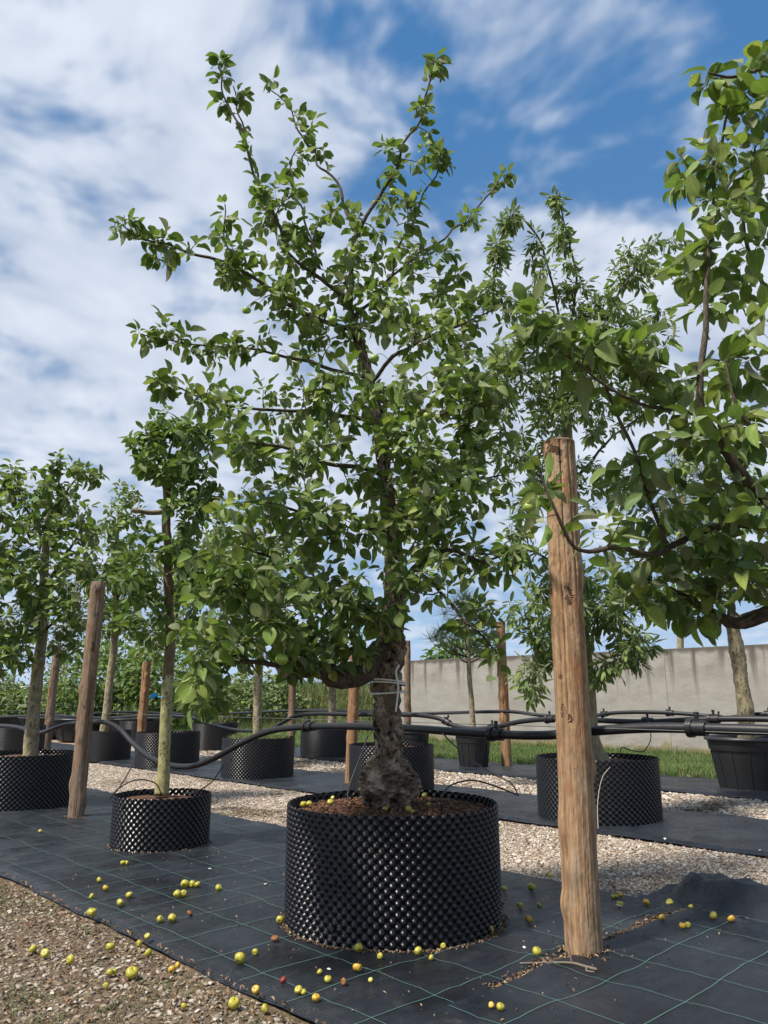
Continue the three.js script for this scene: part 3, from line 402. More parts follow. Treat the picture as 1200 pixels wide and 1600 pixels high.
const gravelH = (s, n) => -0.004 + 0.012 * fbm(s * 1.1, n * 1.1, 4.2, 3);
struct('gravel_path', sheet(-30, 3, -3, 12.1, 0.25, 0.25, (s, n) => (n > 9.6 ? -0.012 : gravelH(s, n))), gravelMat);

const troddenMat = (() => {
  const col = tex(512, 512, (u, v) => { const a = tn(u, v, 44, 3.2, 4), b = tn(u, v, 5, 11.1, 5), c2 = tn(u, v, 9, 13.1, 4); let c = mix([0.25, 0.2, 0.15], [0.52, 0.45, 0.36], sstep(a, -0.35, 0.42)); c = mix(c, [0.3, 0.29, 0.16], sstep(b, 0.0, 0.25) * 0.7); return mix(c, [0.24, 0.17, 0.12], sstep(c2, 0.08, 0.28) * 0.7); });
  const bmp = tex(512, 512, (u, v) => 0.5 + tn(u, v, 44, 3.2, 4), false);
  return new THREE.MeshStandardMaterial({ map: col, bumpMap: bmp, bumpScale: 0.015, roughness: 1 });
})();
struct('trodden_earth', sheet(-9, 2, -2.5, 1.72, 0.1, 0.1, (s, n) => gravelH(s, n) + 0.006), troddenMat);

const fabricH = (k) => (s, n) => 0.03 + 0.016 * fbm(s * 1.4 + k, n * 1.4, 2.2 + k, 3) + 0.022 * Math.abs(fbm(s * 3.4 + n, n * 1.7 - s + k, 7.1, 3)) + 0.004 * fbm(s * 11, n * 8, 4.4, 2) + 0.02 * Math.exp(-((s + 1.95) ** 2) / 0.2) * Math.max(0, fbm(s * 6 + n * 3, n * 5, 1.3, 3)) * (k ? 0 : 1);
function ribbon(pts, w) { // a woven thread lying flat: pts [x, y, z]
  const pos = [], idx = [];
  pts.forEach((p, i) => { const q = pts[Math.min(i + 1, pts.length - 1)], o = pts[Math.max(i - 1, 0)], dx = q[0] - o[0], dz = q[2] - o[2], l = Math.hypot(dx, dz) || 1; pos.push(p[0] + dz / l * w / 2, p[1], p[2] - dx / l * w / 2, p[0] - dz / l * w / 2, p[1], p[2] + dx / l * w / 2); if (i) { const k = i * 2; idx.push(k - 2, k, k - 1, k - 1, k, k + 1); } });
  const g = new THREE.BufferGeometry(); g.setAttribute('position', new THREE.Float32BufferAttribute(pos, 3)); g.setIndex(idx); g.computeVertexNormals(); return g;
}
function fabric(name, s0, s1, n0, n1, k, lift, threads) {
  const base = fabricH(k), h = (s, n) => base(s, n) + lift, ragged = (s, j) => (j === 0 ? -1 : j === 1 ? 1 : 0) * 0.02 * fbm(s * 2.1, k, 3, 3) * 2;
  const m = struct(name, sheet(s0, s1, n0, n1, 0.05, 0.05, (s, n, j) => ({ y: (j === 0 || j === 1) ? h(s, n) - 0.02 : h(s, n), dn: ragged(s, j) })), matFabric);
  if (!threads) return m;
  const wob = (a, b) => 0.016 * fbm(a * 1.7, b * 3.1, k, 3) * 2;
  const line = (along, fix, a0, a1) => { const p = [], c = Math.ceil((a1 - a0) / 0.04); for (let i = 0; i <= c; i++) { const a = lerp(a0, a1, i / c), f = fix + wob(a, fix); const [s, n] = along ? [a, f] : [f, a]; p.push([rowX(s, n), h(s, n) + 0.0035, rowZ(s, n)]); } return ribbon(p, 0.0027); };
  for (let n = n0 + 0.12; n < n1; n += 0.281) part('tracer_thread', line(true, n, s0 + 0.01, s1 - 0.01), threadMat, m);
  for (let s = s1 - 0.15; s > Math.max(s0, -7); s -= 0.281) part('tracer_thread', line(false, s, n0 + 0.01, n1 - 0.01), threadMat, m);
  return m;
}
const nearFabric = fabric('ground_fabric', -22, -1.82, 1.7, 3.83, 0, 0, true);
fabric('ground_fabric', -1.87, 1.6, 1.66, 3.78, 0, 0.007, true);
fabric('ground_fabric', -26, 2, 5.4, 6.87, 11, 0, false);
fabric('ground_fabric', -28, 2, 8.25, 9.7, 23, 0, false);
{ // the fabric's rear corner, turned up where the two lengths meet
  const g = sheet(-2.15, -1.45, 3.6, 4.12, 0.03, 0.03, (s, n) => { const t = (n - 3.6) / 0.52, a = sstep(s, -2.15, -1.9) * (1 - 0.55 * sstep(s, -1.7, -1.45)); return { y: 0.032 + a * (0.12 * sstep(t, 0.3, 0.9)) + 0.055 * fbm(s * 7, n * 7, 3, 3), dn: -0.12 * t * a }; });
  part('turned_corner', g, matFabric, nearFabric);
}

// loose stones, too many to count
function scatter(name, geo, mat, count, seed, place, parent = scene, label, category) {
  const R = rng(seed), im = new THREE.InstancedMesh(geo, mat, count), m = new THREE.Matrix4(), q = new THREE.Quaternion(), e = new THREE.Euler(), c = new THREE.Color();
  let k = 0;
  for (let tries = 0; k < count && tries < count * 4; tries++) { const r = place(R); if (!r) continue; e.set(...r.rot); q.setFromEuler(e); m.compose(V(...r.pos), q, V(...r.scale)); im.setMatrixAt(k, m); im.setColorAt(k, c.setRGB(...r.color)); k++; }
  im.count = k; im.name = parent === scene ? numbered(name) : name; im.castShadow = im.receiveShadow = true; im.userData.kind = 'stuff';
  if (label) tag(im, label, category);
  parent.add(im); return im;
}
function pebbleGeo(seed) { const g = new THREE.IcosahedronGeometry(0.5, 0), p = g.attributes.position; for (let i = 0; i < p.count; i++) { const x = p.getX(i), y = p.getY(i), z = p.getZ(i), k = 1 + 0.9 * n3(x * 2 + seed * 7.3, y * 2, z * 2); p.setXYZ(i, x * k, y * k * 0.5, z * k * 0.75); } g.computeVertexNormals(); return g; }
const stoneMat = std(0xffffff, 0.9, { flatShading: true });
const STONE = [[0.55, 0.49, 0.41], [0.48, 0.41, 0.33], [0.42, 0.33, 0.25], [0.6, 0.55, 0.48], [0.45, 0.35, 0.27], [0.28, 0.22, 0.17], [0.52, 0.43, 0.33], [0.36, 0.31, 0.25], [0.62, 0.58, 0.52]];
const SOILED = [[0.18, 0.135, 0.09], [0.27, 0.216, 0.144], [0.126, 0.09, 0.063], [0.378, 0.324, 0.252], [0.216, 0.18, 0.108]];
const inView = (x, z) => -z > 0.4 && Math.abs(x) < 0.62 * -z + 1.2;
function stones(name, count, seed, s0, s1, n0, n1, size, label) {
  const half = Math.round(count / 2);
  for (let v = 0; v < 2; v++) scatter(name, pebbleGeo(seed + v), stoneMat, half, seed + v, (R) => {
    const t = Math.pow(R(), 1.5), s = lerp(s1, s0, t), n = lerp(n0, n1, R()), x = rowX(s, n), z = rowZ(s, n); const sz = size * (0.45 + 0.9 * R() ** 2.2), patch = fbm(x * 1.2, z * 1.2, seed, 3); if (!inView(x, z)) return null;
    const list = (n0 < 1 && R() < 0.6) || patch > 0.24 ? SOILED : STONE, c = list[Math.floor(R() * list.length)], k = (0.62 + 0.42 * R()) * (patch > 0.12 ? 0.8 : 1) * (n0 < 1 ? 0.85 : 1);
    return { pos: [x, gravelH(s, n) + sz * 0.16 + (n0 < 1 ? 0.005 : 0), z], rot: [R() * 0.8 - 0.4, R() * 6.28, R() * 0.8 - 0.4], scale: [sz, sz, sz], color: c.map((q) => q * k) };
  }, scene, label, 'gravel');
}
stones('gravel', 22000, 11, -4.6, -1.6, -0.4, 1.69, 0.019, 'trodden pale gravel in front of the near black fabric');
stones('gravel', 56000, 21, -12, -0.6, 3.84, 5.4, 0.023, 'pale gravel strip between the near and second fabric');
stones('gravel', 22000, 31, -16, -2, 6.88, 8.25, 0.035, 'pale gravel strip between the second and third fabric');

// ---------------------------------------------------------------- concrete wall
{
  const wall = thing('concrete_wall', 'long stained grey concrete wall beyond the lawn', 'wall', [rowX(-6, 12.78), 0, rowZ(-6, 12.78)]);
  wall.rotation.y = Math.atan2(-UZ, UX);
  const ends = [-12.9, -10.7, -8.55, -6.4, -4.25, -2.1, 0.05, 2.2];
  for (let i = 0; i < ends.length - 1; i++) {
    const w = ends[i + 1] - ends[i] - 0.014, sh = new THREE.Shape([new THREE.Vector2(-w / 2, 0), new THREE.Vector2(w / 2, 0), new THREE.Vector2(w / 2, 1.8), new THREE.Vector2(-w / 2, 1.795)]);
    const g = new THREE.ExtrudeGeometry(sh, { depth: 0.16, bevelEnabled: true, bevelSize: 0.008, bevelThickness: 0.008, bevelSegments: 2 });
    const p = g.attributes.position, uv = g.attributes.uv; for (let k = 0; k < p.count; k++) uv.setXY(k, (p.getX(k) + w / 2) / 2.15 * 0.6 + i * 0.37, clamp(p.getY(k) / 1.81, 0.002, 0.998));
    const m = part('wall_panel', g, concreteMat, wall); m.position.set((ends[i] + ends[i + 1]) / 2 + 6, -0.02 + 0.004 * (i % 2), 0.003 * ((i * 7) % 3) - 0.08);
  }
}

// ---------------------------------------------------------------- pots
function potWallGeo(r, h, cols, rows, a, b, amp) {
  const X = cols * a, Y = rows * b, pos = [], uv = [], idx = [], dth = Math.PI * 2 / cols, dy = h / rows;
  const bump = (th, y) => {
    const row = y / dy - 0.5; let best = 9;
    for (const k of [Math.floor(row) - 1, Math.floor(row), Math.floor(row) + 1, Math.floor(row) + 2]) { const col = th / dth - (k & 1 ? 0.5 : 0), fc = (col - Math.round(col)) * dth * r, fy = (row - k) * dy; best = Math.min(best, Math.hypot(fc, fy)); }
    const q = best / (dth * r * 0.5); return amp * Math.min(1, Math.max(0, (0.95 - q) / 0.68)) - amp * 0.3 * sstep(q, 0.8, 1.15);
  };
  for (let j = 0; j <= Y; j++) for (let i = 0; i <= X; i++) { const th = i / X * Math.PI * 2, y = j / Y * h, e = 1 + 0.006 * n3(Math.cos(th) * 1.5, y * 2, Math.sin(th) * 1.5) * 2, rr = r * e + bump(th, y), yy = y + (j === Y ? 0.006 * n3(th * 9, 1, 2) : 0); pos.push(rr * Math.sin(th + Math.PI), yy, rr * Math.cos(th + Math.PI)); uv.push(i / X * r * 6.28 * 1.5, y * 1.5); }
  for (let j = 0; j < Y; j++) for (let i = 0; i < X; i++) { const k = j * (X + 1) + i; idx.push(k, k + 1, k + X + 1, k + 1, k + X + 2, k + X + 1); }
  const g = new THREE.BufferGeometry(); g.setAttribute('position', new THREE.Float32BufferAttribute(pos, 3)); g.setAttribute('uv', new THREE.Float32BufferAttribute(uv, 2)); g.setIndex(idx); g.computeVertexNormals(); return g;
}
function soilGeo(r, mound = 0.02, seed = 1) {
  const g = new THREE.CircleGeometry(r, 48, 0, Math.PI * 2), rings = 10, pos = [0, mound, 0], uv = [0, 0], idx = [];
  for (let j = 1; j <= rings; j++) for (let i = 0; i < 48; i++) { const a = i / 48 * 6.2832, q = r * j / rings, x = q * Math.cos(a), z = q * Math.sin(a); pos.push(x, mound * (1 - (j / rings) ** 2) + 0.03 * fbm(x * 7 + seed, z * 7, seed, 3), z); uv.push(x, z); }
  for (let i = 0; i < 48; i++) { const n = (i + 1) % 48; idx.push(0, 1 + n, 1 + i); for (let j = 0; j < rings - 1; j++) { const a = 1 + j * 48 + i, b = 1 + j * 48 + n; idx.push(a, b, a + 48, b, b + 48, a + 48); } }
  g.dispose(); const o = new THREE.BufferGeometry(); o.setAttribute('position', new THREE.Float32BufferAttribute(pos, 3)); o.setAttribute('uv', new THREE.Float32BufferAttribute(uv, 2)); o.setIndex(idx); o.computeVertexNormals(); return o;
}
const POTY = 0.018, fixGeo = new THREE.CylinderGeometry(0.008, 0.009, 0.012, 10).rotateX(Math.PI / 2), fixMat = std(rgb(0.035, 0.035, 0.04), 0.4);
function makePot(r, h, x, z, label, turn, geo, rows = 24) {
  const t = thing('nursery_pot', label, 'plant pot', [x, POTY, z], 'studded black nursery pots'); t.rotation.y = turn;
  part('pot_wall', geo ?? potWallGeo(r, h, Math.round(r * 145), rows, 6, 4, 0.016), plastic, t);
  const s = part('soil', soilGeo(r * 0.985, 0.02, x), soilMat, t); s.position.y = h - 0.05;
  const a0 = -0.55 - turn + (x * 0.37) % 0.5; // where the sheet overlaps itself and is bolted
  for (let i = 0; i < 3; i++) { const m = part('fixing', fixGeo, fixMat, t); m.position.set((r + 0.016) * Math.sin(a0), h * (0.15 + 0.35 * i), (r + 0.016) * Math.cos(a0)); m.rotation.set(0, a0, 0); }
  return t;
}
const bigPot = makePot(0.469, 0.508, 0.04, -3.81, 'largest studded black pot, under the big apple tree', 0.03, potWallGeo(0.469, 0.508, 68, 24, 12, 6, 0.017));
{
  const R = rng(77), flake = new THREE.BoxGeometry(1, 0.35, 0.4);
  scatter('bark_mulch', flake, std(0xffffff, 1), 1500, 78, () => { const a = R() * 6.28, q = 0.45 * Math.sqrt(R()), sz = 0.006 + 0.016 * R(), k = 0.4 + R(); return { pos: [q * Math.cos(a), 0.466 + 0.02 * (1 - (q / 0.46) ** 2) + 0.01 * R(), q * Math.sin(a)], rot: [R() * 0.9 - 0.45, R() * 6.28, R() * 0.9 - 0.45], scale: [sz, sz, sz], color: [0.15 * k, 0.075 * k, 0.042 * k] }; }, bigPot);
}
makePot(0.309, 0.337, -1.51, -5.59, 'small studded black pot beside the leaning left post', 0.4, null, 15);
makePot(0.457, 0.47, -3.34, -7.56, 'studded black pot cut by the left edge of the view', 0.2, null, 22);
const midGeo = potWallGeo(0.44, 0.48, 62, 22, 6, 3, 0.016);
for (const [x, z, l] of [[1.79, -6.83, 'studded black pot behind the tall right post'], [0.08, -8.69, 'studded black pot half hidden behind the big trunk'], [-1.59, -10.22, 'studded black pot under the low left boughs, grass on its soil'], [-3.14, -11.72, 'studded black pot seen behind the thin green trunk'], [-4.37, -12.81, 'studded black pot just right of the left post'], [-6.53, -14.34, 'studded black pot far left above the cut-off pot'], [-0.95, -13.56, 'far studded black pot between the main trunk and left boughs'], [-3.3, -15.6, 'farthest studded pot, low, behind the second row'], [-5.2, -17.2, 'distant studded black pot in the third row at left']]) { const p = makePot(0.44, 0.48, x, z, l, x * 1.7, midGeo); if (l.includes('right post')) p.scale.set(1.1, 1.02, 1.1); if (l.includes('just right')) p.scale.set(0.75, 0.95, 0.75); }

function makeTub(r, h, x, z, label, kind = 'tub') {
  const t = thing(kind === 'tub' ? 'plastic_tub' : 'plastic_tub', label, 'plant tub', [x, POTY, z], 'smooth black plastic tubs');
  const P = (a, b) => new THREE.Vector2(a, b);
  part('tub_body', new THREE.LatheGeometry([P(0, 0.004), P(r * 0.74, 0.004), P(r * 0.78, 0.02), P(r * 0.93, h * 0.74), P(r * 0.97, h * 0.75), P(r, h * 0.93)], 56), tubPlastic, t);
  part('rim', new THREE.LatheGeometry([P(r, h * 0.925), P(r * 1.06, h * 0.93), P(r * 1.075, h * 0.95), P(r * 1.06, h), P(r * 1.0, h), P(r * 0.97, h * 0.97), P(r * 0.95, h * 0.85)], 56), tubPlastic, t);
  for (let i = 0; i < 14; i++) { const a = i / 14 * 6.283, g = new THREE.BoxGeometry(0.014, h * 0.7, 0.012), m = part('rib', g, tubPlastic, t); m.position.set(r * 0.862 * Math.sin(a), h * 0.38, r * 0.862 * Math.cos(a)); m.rotation.set(Math.atan2(r * 0.15, h * 0.72), 0, 0, 'YXZ'); m.rotation.order = 'YXZ'; m.rotation.y = a; m.rotation.x = Math.atan2(r * 0.15, h * 0.72); }
  const s = part('soil', soilGeo(r * 0.95, 0.02, x), soilMat, t); s.position.y = h * 0.86;
  return t;
}
makeTub(0.43, 0.55, 4.04, -8.93, 'large smooth black tub at the right edge');
makeTub(0.25, 0.46, 1.28, -11.57, 'small tapered black tub in front of the concrete wall');
makeTub(0.24, 0.44, 0.49, -12.94, 'black tub mostly hidden behind the main trunk');
makeTub(0.62, 0.5, -8.2, -19.5, 'distant wide black tub left of the left post');
makeTub(0.62, 0.5, -6.9, -18.3, 'distant wide black tub close behind the left post');
makeTub(0.62, 0.52, -5.7, -17.9, 'distant wide black tub behind the thin green trunk');
makeTub(0.55, 0.5, -9.6, -20.6, 'distant wide black tub at the far left edge');

// ---------------------------------------------------------------- wooden posts
function makePost(x, z, h, r, mat, label, lean = [0, 0], seed = 1) {
  const t = thing('wooden_post', label, 'post', [x, -0.02, z], 'round wooden posts');
  const pts = []; for (let i = 0; i <= 6; i++) { const k = i / 6; pts.push([lean[0] * k + r * 0.12 * n3(k * 3 + seed, 1, 2), h * k, lean[1] * k]); }
  const nodes = sampleLimb(pts, [r * 1.02, r * 0.96], 0.02);
  const rr = rng(seed * 31);
  const knots = Array.from({ length: 16 }, () => [rr() * h, rr() * 6.28, 0.01 + 0.022 * rr(), 0.03 + 0.05 * rr()]);
  const splits = Array.from({ length: 9 }, () => [rr() * 6.28, rr() * h, 0.18 + 0.5 * rr(), 0.03 + 0.03 * rr()]);
  const g = tubeGeo(nodes, r > 0.0635 ? 128 : 40, { cap: false }), p = g.attributes.position;
  for (let i = 0; i < p.count; i++) { const a = Math.atan2(p.getZ(i) - 0, p.getX(i)), y = p.getY(i); let k = 0.05 * n3(Math.cos(a) * 1.3, y * 1.1, Math.sin(a) * 1.3 + seed) + 0.035 * n3(Math.cos(a) * 7, y * 0.8, Math.sin(a) * 7 + seed); for (const [ky, ka, hh, w] of knots) { let da = Math.abs(a + Math.PI - ka); da = Math.min(da, 6.2832 - da) * r; const d = Math.hypot(da, (y - ky) * 0.6) / w; if (d < 1) k += (hh / r) * 0.5 * (1 - d * d) ** 2; } for (const [sa, sy, sl, sw] of splits) { const dy = Math.abs(y - sy) / sl; if (dy < 1) { let da = Math.abs(a + Math.PI - sa - 0.08 * n3(y * 4, sa, seed)); da = Math.min(da, 6.2832 - da); if (da < sw * 2) k -= 0.16 * (1 - dy * dy) * (1 - da / (sw * 2)); } } const cx = lean[0] * y / h, cz = lean[1] * y / h; p.setXYZ(i, cx + (p.getX(i) - cx) * (1 + k), y, cz + (p.getZ(i) - cz) * (1 + k)); }
  g.computeVertexNormals();
  part('shaft', g, mat, t);
  const top = new THREE.CylinderGeometry(r * 0.93, r * 0.965, 0.006, 32); const m = part('sawn_end', top, woodEnd, t); m.position.set(lean[0] + 0.0, h - 0.001, lean[1]);
  return t;
}
makePost(0.781, -3.339, 2.14, 0.071, woodA, 'thick weathered wooden post in the right foreground', [0.012, 0], 3);
makePost(-2.541, -6.79, 2.0, 0.064, woodB, 'grey-brown wooden post between the two left pots', [0.02, 0], 5);
makePost(-0.389, -9.364, 1.6, 0.062, woodC, 'fresh orange wooden post just left of the main trunk', [0.05, 0], 7);
makePost(1.762, -11.645, 2.1, 0.07, woodC, 'orange-brown wooden post in front of the concrete wall', [-0.02, 0], 9);
makePost(-6.462, -15.448, 2.0, 0.08, woodB, 'pale wooden post beside the far left trunk', [0.03, 0], 11);
makePost(-3.75, -12.4, 1.55, 0.065, woodC, 'orange wooden post left of the thin green trunk', [0.02, 0], 13);
makePost(-1.75, -15.2, 1.35, 0.07, woodB, 'short brown post behind the low left boughs', [0, 0], 15);
makePost(0.42, -14.2, 2.0, 0.06, woodB, 'slim grey pole at the left end of the concrete wall', [0, 0], 17);

// ---------------------------------------------------------------- trees
function twigFrame(d, seedV) { const a = seedV.clone().addScaledVector(d, -seedV.dot(d)); if (a.lengthSq() < 1e-5) a.set(d.y, -d.x, 0.2); return a.normalize(); }
function growTree(T, o) {
  const R = rng(o.seed), t = thing(o.name, o.label, 'tree', T.base, o.group), nodes = [];
  T.limbs.forEach(([pts, radii], i) => {
    const nd = sampleLimb(pts, radii, i ? 0.045 : (o.fineBark ? 0.012 : 0.03));
    if (i && o.wiggle !== 0) nd.forEach((q, k) => { if (k > 1 && k < nd.length) { const w = (o.wiggle ?? 0.02); q.p.x += w * n3(q.p.x * 5 + i * 3, q.p.y * 5, i) * Math.min(1, k / 4); q.p.y += w * n3(q.p.y * 5, i * 7, q.p.z * 5) * Math.min(1, k / 4); q.p.z += w * n3(i * 3, q.p.x * 5, q.p.z * 5) * Math.min(1, k / 4); } });
    part(i ? 'branch' : 'trunk', tubeGeo(nd, i ? (radii[0] > 0.04 ? 24 : 10) : (o.fineBark ? 72 : 28), { rough: o.fineBark && radii[0] > 0.04 ? 0.15 : 0, knob: i ? (radii[0] > 0.04 ? 0.2 : 0.12) : (o.knob ?? 0.1), freq: i ? 14 : (o.freq ?? 9), seed: i * 3.1 }), o.matFor?.(i) ?? (i ? (o.branchMat ?? barkBranch) : o.bark), t);
    nd.forEach((q, k) => { if (i || k > nd.length * (o.bare ?? 0.55)) nodes.push({ p: q.p, d: q.d, r: q.r, limb: i > 0 }); });
  });
  const want = [];
  for (const [x, y, z, rx, ry, rz, n] of T.blobs) for (let i = 0; i < n * (o.twigs ?? 1); i++) { let a, b, c; do { a = R() * 2 - 1; b = R() * 2 - 1; c = R() * 2 - 1; } while (a * a + b * b + c * c > 1); want.push(V(x + a * rx * 1.08, y + b * ry * 1.08, z + c * rz)); }
  const twigGeos = [], leaves = [], L = o.leaf;
  const up = V(0, 1, 0);
  function addLeaf(p, axis, size) {
    const ax = axis.clone().normalize(); ax.y -= L.droop ?? 0.25; ax.normalize();
    const nr = V((R() - 0.5) * 1.9, 0.9, (R() - 0.5) * 1.9); nr.addScaledVector(ax, -nr.dot(ax)).normalize();
    const xx = new THREE.Vector3().crossVectors(nr, ax).normalize(), s = size * (0.42 + 0.75 * R());
    const m = new THREE.Matrix4().makeBasis(xx.multiplyScalar(s), nr.clone().multiplyScalar(s), ax.clone().multiplyScalar(s));
    m.setPosition(p.clone().addScaledVector(ax, s * 0.3));
    leaves.push({ g: L.set[Math.floor(R() * L.set.length)], m, ci: Math.floor(R() ** 1.2 * L.colors.length), k: 0.75 + 0.5 * R(), p });
  }
  let pending = want;
  for (let pass = 0; pass < 6 && pending.length; pass++) {
    const later = [];
    for (const q of pending) {
      let best = null, bd = 1e9; for (const nd of nodes) { const dd = nd.p.distanceToSquared(q) * (nd.p.y > q.y + 0.05 ? 1.6 : 1); if (dd < bd) { bd = dd; best = nd; } }
      const dist = Math.sqrt(bd);
      if (dist > (o.maxTwig ?? 0.3) * (1 + pass * 0.7) && pass < 5) { later.push(q); continue; }
      const to = q.clone().sub(best.p), len = Math.max(to.length(), 0.04), mid = best.p.clone().addScaledVector(to, 0.45).addScaledVector(best.d, len * 0.22).addScaledVector(up, len * (o.arch ?? -0.08)); mid.x += (R() - 0.5) * len * 0.2; mid.z += (R() - 0.5) * len * 0.2;
      const curve = new THREE.QuadraticBezierCurve3(best.p, mid, q), m = Math.max(3, Math.round(len / 0.06)), r0 = Math.min(best.r * 0.7, (o.twigR ?? 0.0045) * (0.8 + len * 1.2)), nd = [];
      for (let i = 0; i <= m; i++) nd.push({ p: curve.getPoint(i / m), d: curve.getTangent(i / m), r: lerp(r0, r0 * 0.4, i / m) });
      twigGeos.push(tubeGeo(nd, 4, { cap: false }));
      for (let i = 1; i <= m; i++) nodes.push({ p: nd[i].p, d: nd[i].d, r: nd[i].r });
      const nl = Math.max(3, Math.round(L.per * (0.6 + 0.8 * R()) * clamp(len / 0.2, 0.6, 1.8)));
      let ph = R() * 6.28;
      for (let i = 0; i < nl; i++) {
        const f = i < 3 ? 0.97 : 0.2 + 0.78 * R(), p = curve.getPoint(f), d = curve.getTangent(f), a = twigFrame(d, up), b = new THREE.Vector3().crossVectors(d, a); ph += 2.4;
        const ax = d.clone().multiplyScalar(i < 3 ? 0.9 : 0.45).addScaledVector(a, Math.cos(ph)).addScaledVector(b, Math.sin(ph)); addLeaf(p, ax, L.len);
      }
    }
    pending = later;
  }
  // short spurs with rosettes along the limbs
  for (const nd of nodes) if (nd.r < 0.016 && nd.r > 0.003 && R() < (o.spur ?? 0.25)) { const a = V(R() - 0.5, R() - 0.3, R() - 0.5).normalize(), p = nd.p.clone().addScaledVector(a, nd.r); const c = 2 + Math.floor(R() * 3); for (let i = 0; i < c; i++) addLeaf(p, a.clone().add(V(R() - 0.5, R() - 0.4, R() - 0.5).multiplyScalar(1.6)), L.len * 0.8); }
  if (o.shoot) for (const nd of nodes) if (nd.limb && nd.r < 0.009 && R() < o.shoot) { const a = V(R() - 0.5, R() - 0.5, R() - 0.5).normalize(); for (let i = 0; i < 2; i++) addLeaf(nd.p.clone(), nd.d.clone().multiplyScalar(0.5).add(V(R() - 0.5, R() - 0.5, R() - 0.5).multiplyScalar(2)), L.len * 0.95); }
  if (twigGeos.length) part('twigs', mergeGeometries(twigGeos), o.twigMat ?? barkBranch, t, 'stuff');
  const base = V(...T.base), cols = L.colors.map((c) => rgb(...c));
  let single_ = [];
  if (o.parts) {
    const e = camera.position.clone().sub(base), inside = (p) => { const w = p.clone().add(base).sub(camera.position), th = THREE.MathUtils.degToRad(13.4), dz = -w.z * Math.cos(th) + w.y * Math.sin(th), uy = w.y * Math.cos(th) + w.z * Math.sin(th); return Math.abs(w.x) < 0.5 * dz && Math.abs(uy) < 0.665 * dz; };
    const seen = leaves.filter((l) => inside(l.p)); seen.sort((a, b) => a.p.distanceToSquared(e) - b.p.distanceToSquared(e)); single_ = seen.slice(0, o.parts);
    const mats = cols.flatMap((c) => [0.85, 1.15].map((k) => leafMat(c.clone().multiplyScalar(k), false, L.tr)));
    for (const l of single_) { const m = part('leaf', l.g, mats[l.ci * 2 + (l.k > 1 ? 1 : 0)], t); l.m.decompose(m.position, m.quaternion, m.scale); }
  }
  const mine = new Set(single_), rest = leaves.filter((l) => !mine.has(l)); rest.forEach((l) => (l.c = cols[l.ci].clone().multiplyScalar(l.k)));
  if (rest.length) part('foliage', mergeLeaves(rest), L.mat ?? leafStuff, t, 'stuff');
  for (const [i, [x, y, z, d]] of (T.apples ?? []).entries()) {
    const c = V(x, y, z); let best = nodes[0], bd = 1e9; for (const nd of nodes) { const top = c.clone().add(V(0, d * 0.7, 0)), dd = nd.p.distanceToSquared(top); if (dd < bd) { bd = dd; best = nd; } }
    const a = part('apple', appleGeo[i % 3], appleMats[4], t); a.position.copy(c); a.scale.setScalar(d); a.rotation.set(R() * 0.4, R() * 6, R() * 0.4);
    const p0 = best.p.clone().sub(c).divideScalar(d);
    const st = part('stalk', tubeOf([[0, 0.36, 0], [p0.x * 0.3, 0.4 + Math.abs(p0.y - 0.4) * 0.5, p0.z * 0.3], p0.toArray()], 0.035, 4, 0.3), stemMat, a); st.quaternion.copy(a.quaternion).invert();
  }
  console.log(o.name, 'twigs', want.length, 'leaves', leaves.length);
  return t;
}
function sawnEnd(tree, x, y, z, r, dir) { const g = new THREE.CylinderGeometry(r, r, 0.006, 20); g.rotateZ(Math.PI / 2); const m = part('sawn_end', g, std(rgb(0.42, 0.33, 0.23), 0.9), tree); m.position.set(x, y, z); m.quaternion.setFromUnitVectors(V(1, 0, 0), V(...dir).normalize()); }
const APPLE_GREENS = [[0.155, 0.258, 0.04], [0.195, 0.31, 0.046], [0.118, 0.21, 0.04], [0.245, 0.36, 0.06], [0.185, 0.26, 0.085], [0.26, 0.335, 0.11], [0.3, 0.385, 0.075], [0.24, 0.285, 0.135]];
const DEEP_GREENS = [[0.125, 0.22, 0.038], [0.155, 0.26, 0.042], [0.19, 0.3, 0.052], [0.1, 0.18, 0.038], [0.235, 0.33, 0.065]];
const LIGHT_GREENS = [[0.2, 0.305, 0.06], [0.235, 0.335, 0.085], [0.155, 0.24, 0.058], [0.245, 0.305, 0.14], [0.19, 0.245, 0.1]];
const mainTree = growTree(MAIN, { name: 'apple_tree', label: 'large old apple tree with knobbly trunk in the biggest pot', seed: 4, bark: barkOld, knob: 0.3, freq: 11, fineBark: true, bare: 0.5, leaf: { set: appleLeaves, len: 0.067, per: 14, colors: APPLE_GREENS, droop: 0.2 }, parts: 300, twigs: 0.98, spur: 0.1, shoot: 0.6, wiggle: 0.05, maxTwig: 0.3, group: 'potted apple trees' });
{ const l = MAIN.limbs[19][0], a = l[l.length - 1], b = l[l.length - 2], d = [a[0] - b[0], a[1] - b[1], a[2] - b[2]]; sawnEnd(mainTree, a[0] + d[0] * 0.02, a[1] + d[1] * 0.02, a[2] + d[2] * 0.02, 0.042, d); }
growTree(NEAR, { name: 'apple_tree', label: 'near apple tree with large leaves reaching in from the right edge', seed: 9, bark: barkOld, knob: 0.12, bare: 0.5, leaf: { set: appleLeaves, len: 0.066, per: 8, colors: APPLE_GREENS, droop: 0.25 }, parts: 300, maxTwig: 0.2, twigR: 0.0028, twigs: 1.05, spur: 0.08, shoot: 0.35, group: 'potted apple trees' });
growTree(NARROW, { name: 'fruit_tree', label: 'tall narrow-leaved tree in the pot behind the right post', seed: 14, bark: barkPale, knob: 0.08, bare: 0.6, leaf: { set: narrowLeaves, len: 0.1, per: 19, colors: LIGHT_GREENS, droop: 0.5 }, parts: 300, twigs: 1.6, maxTwig: 0.5, twigR: 0.005, spur: 0.4, arch: 0.12, group: 'potted fruit trees' });
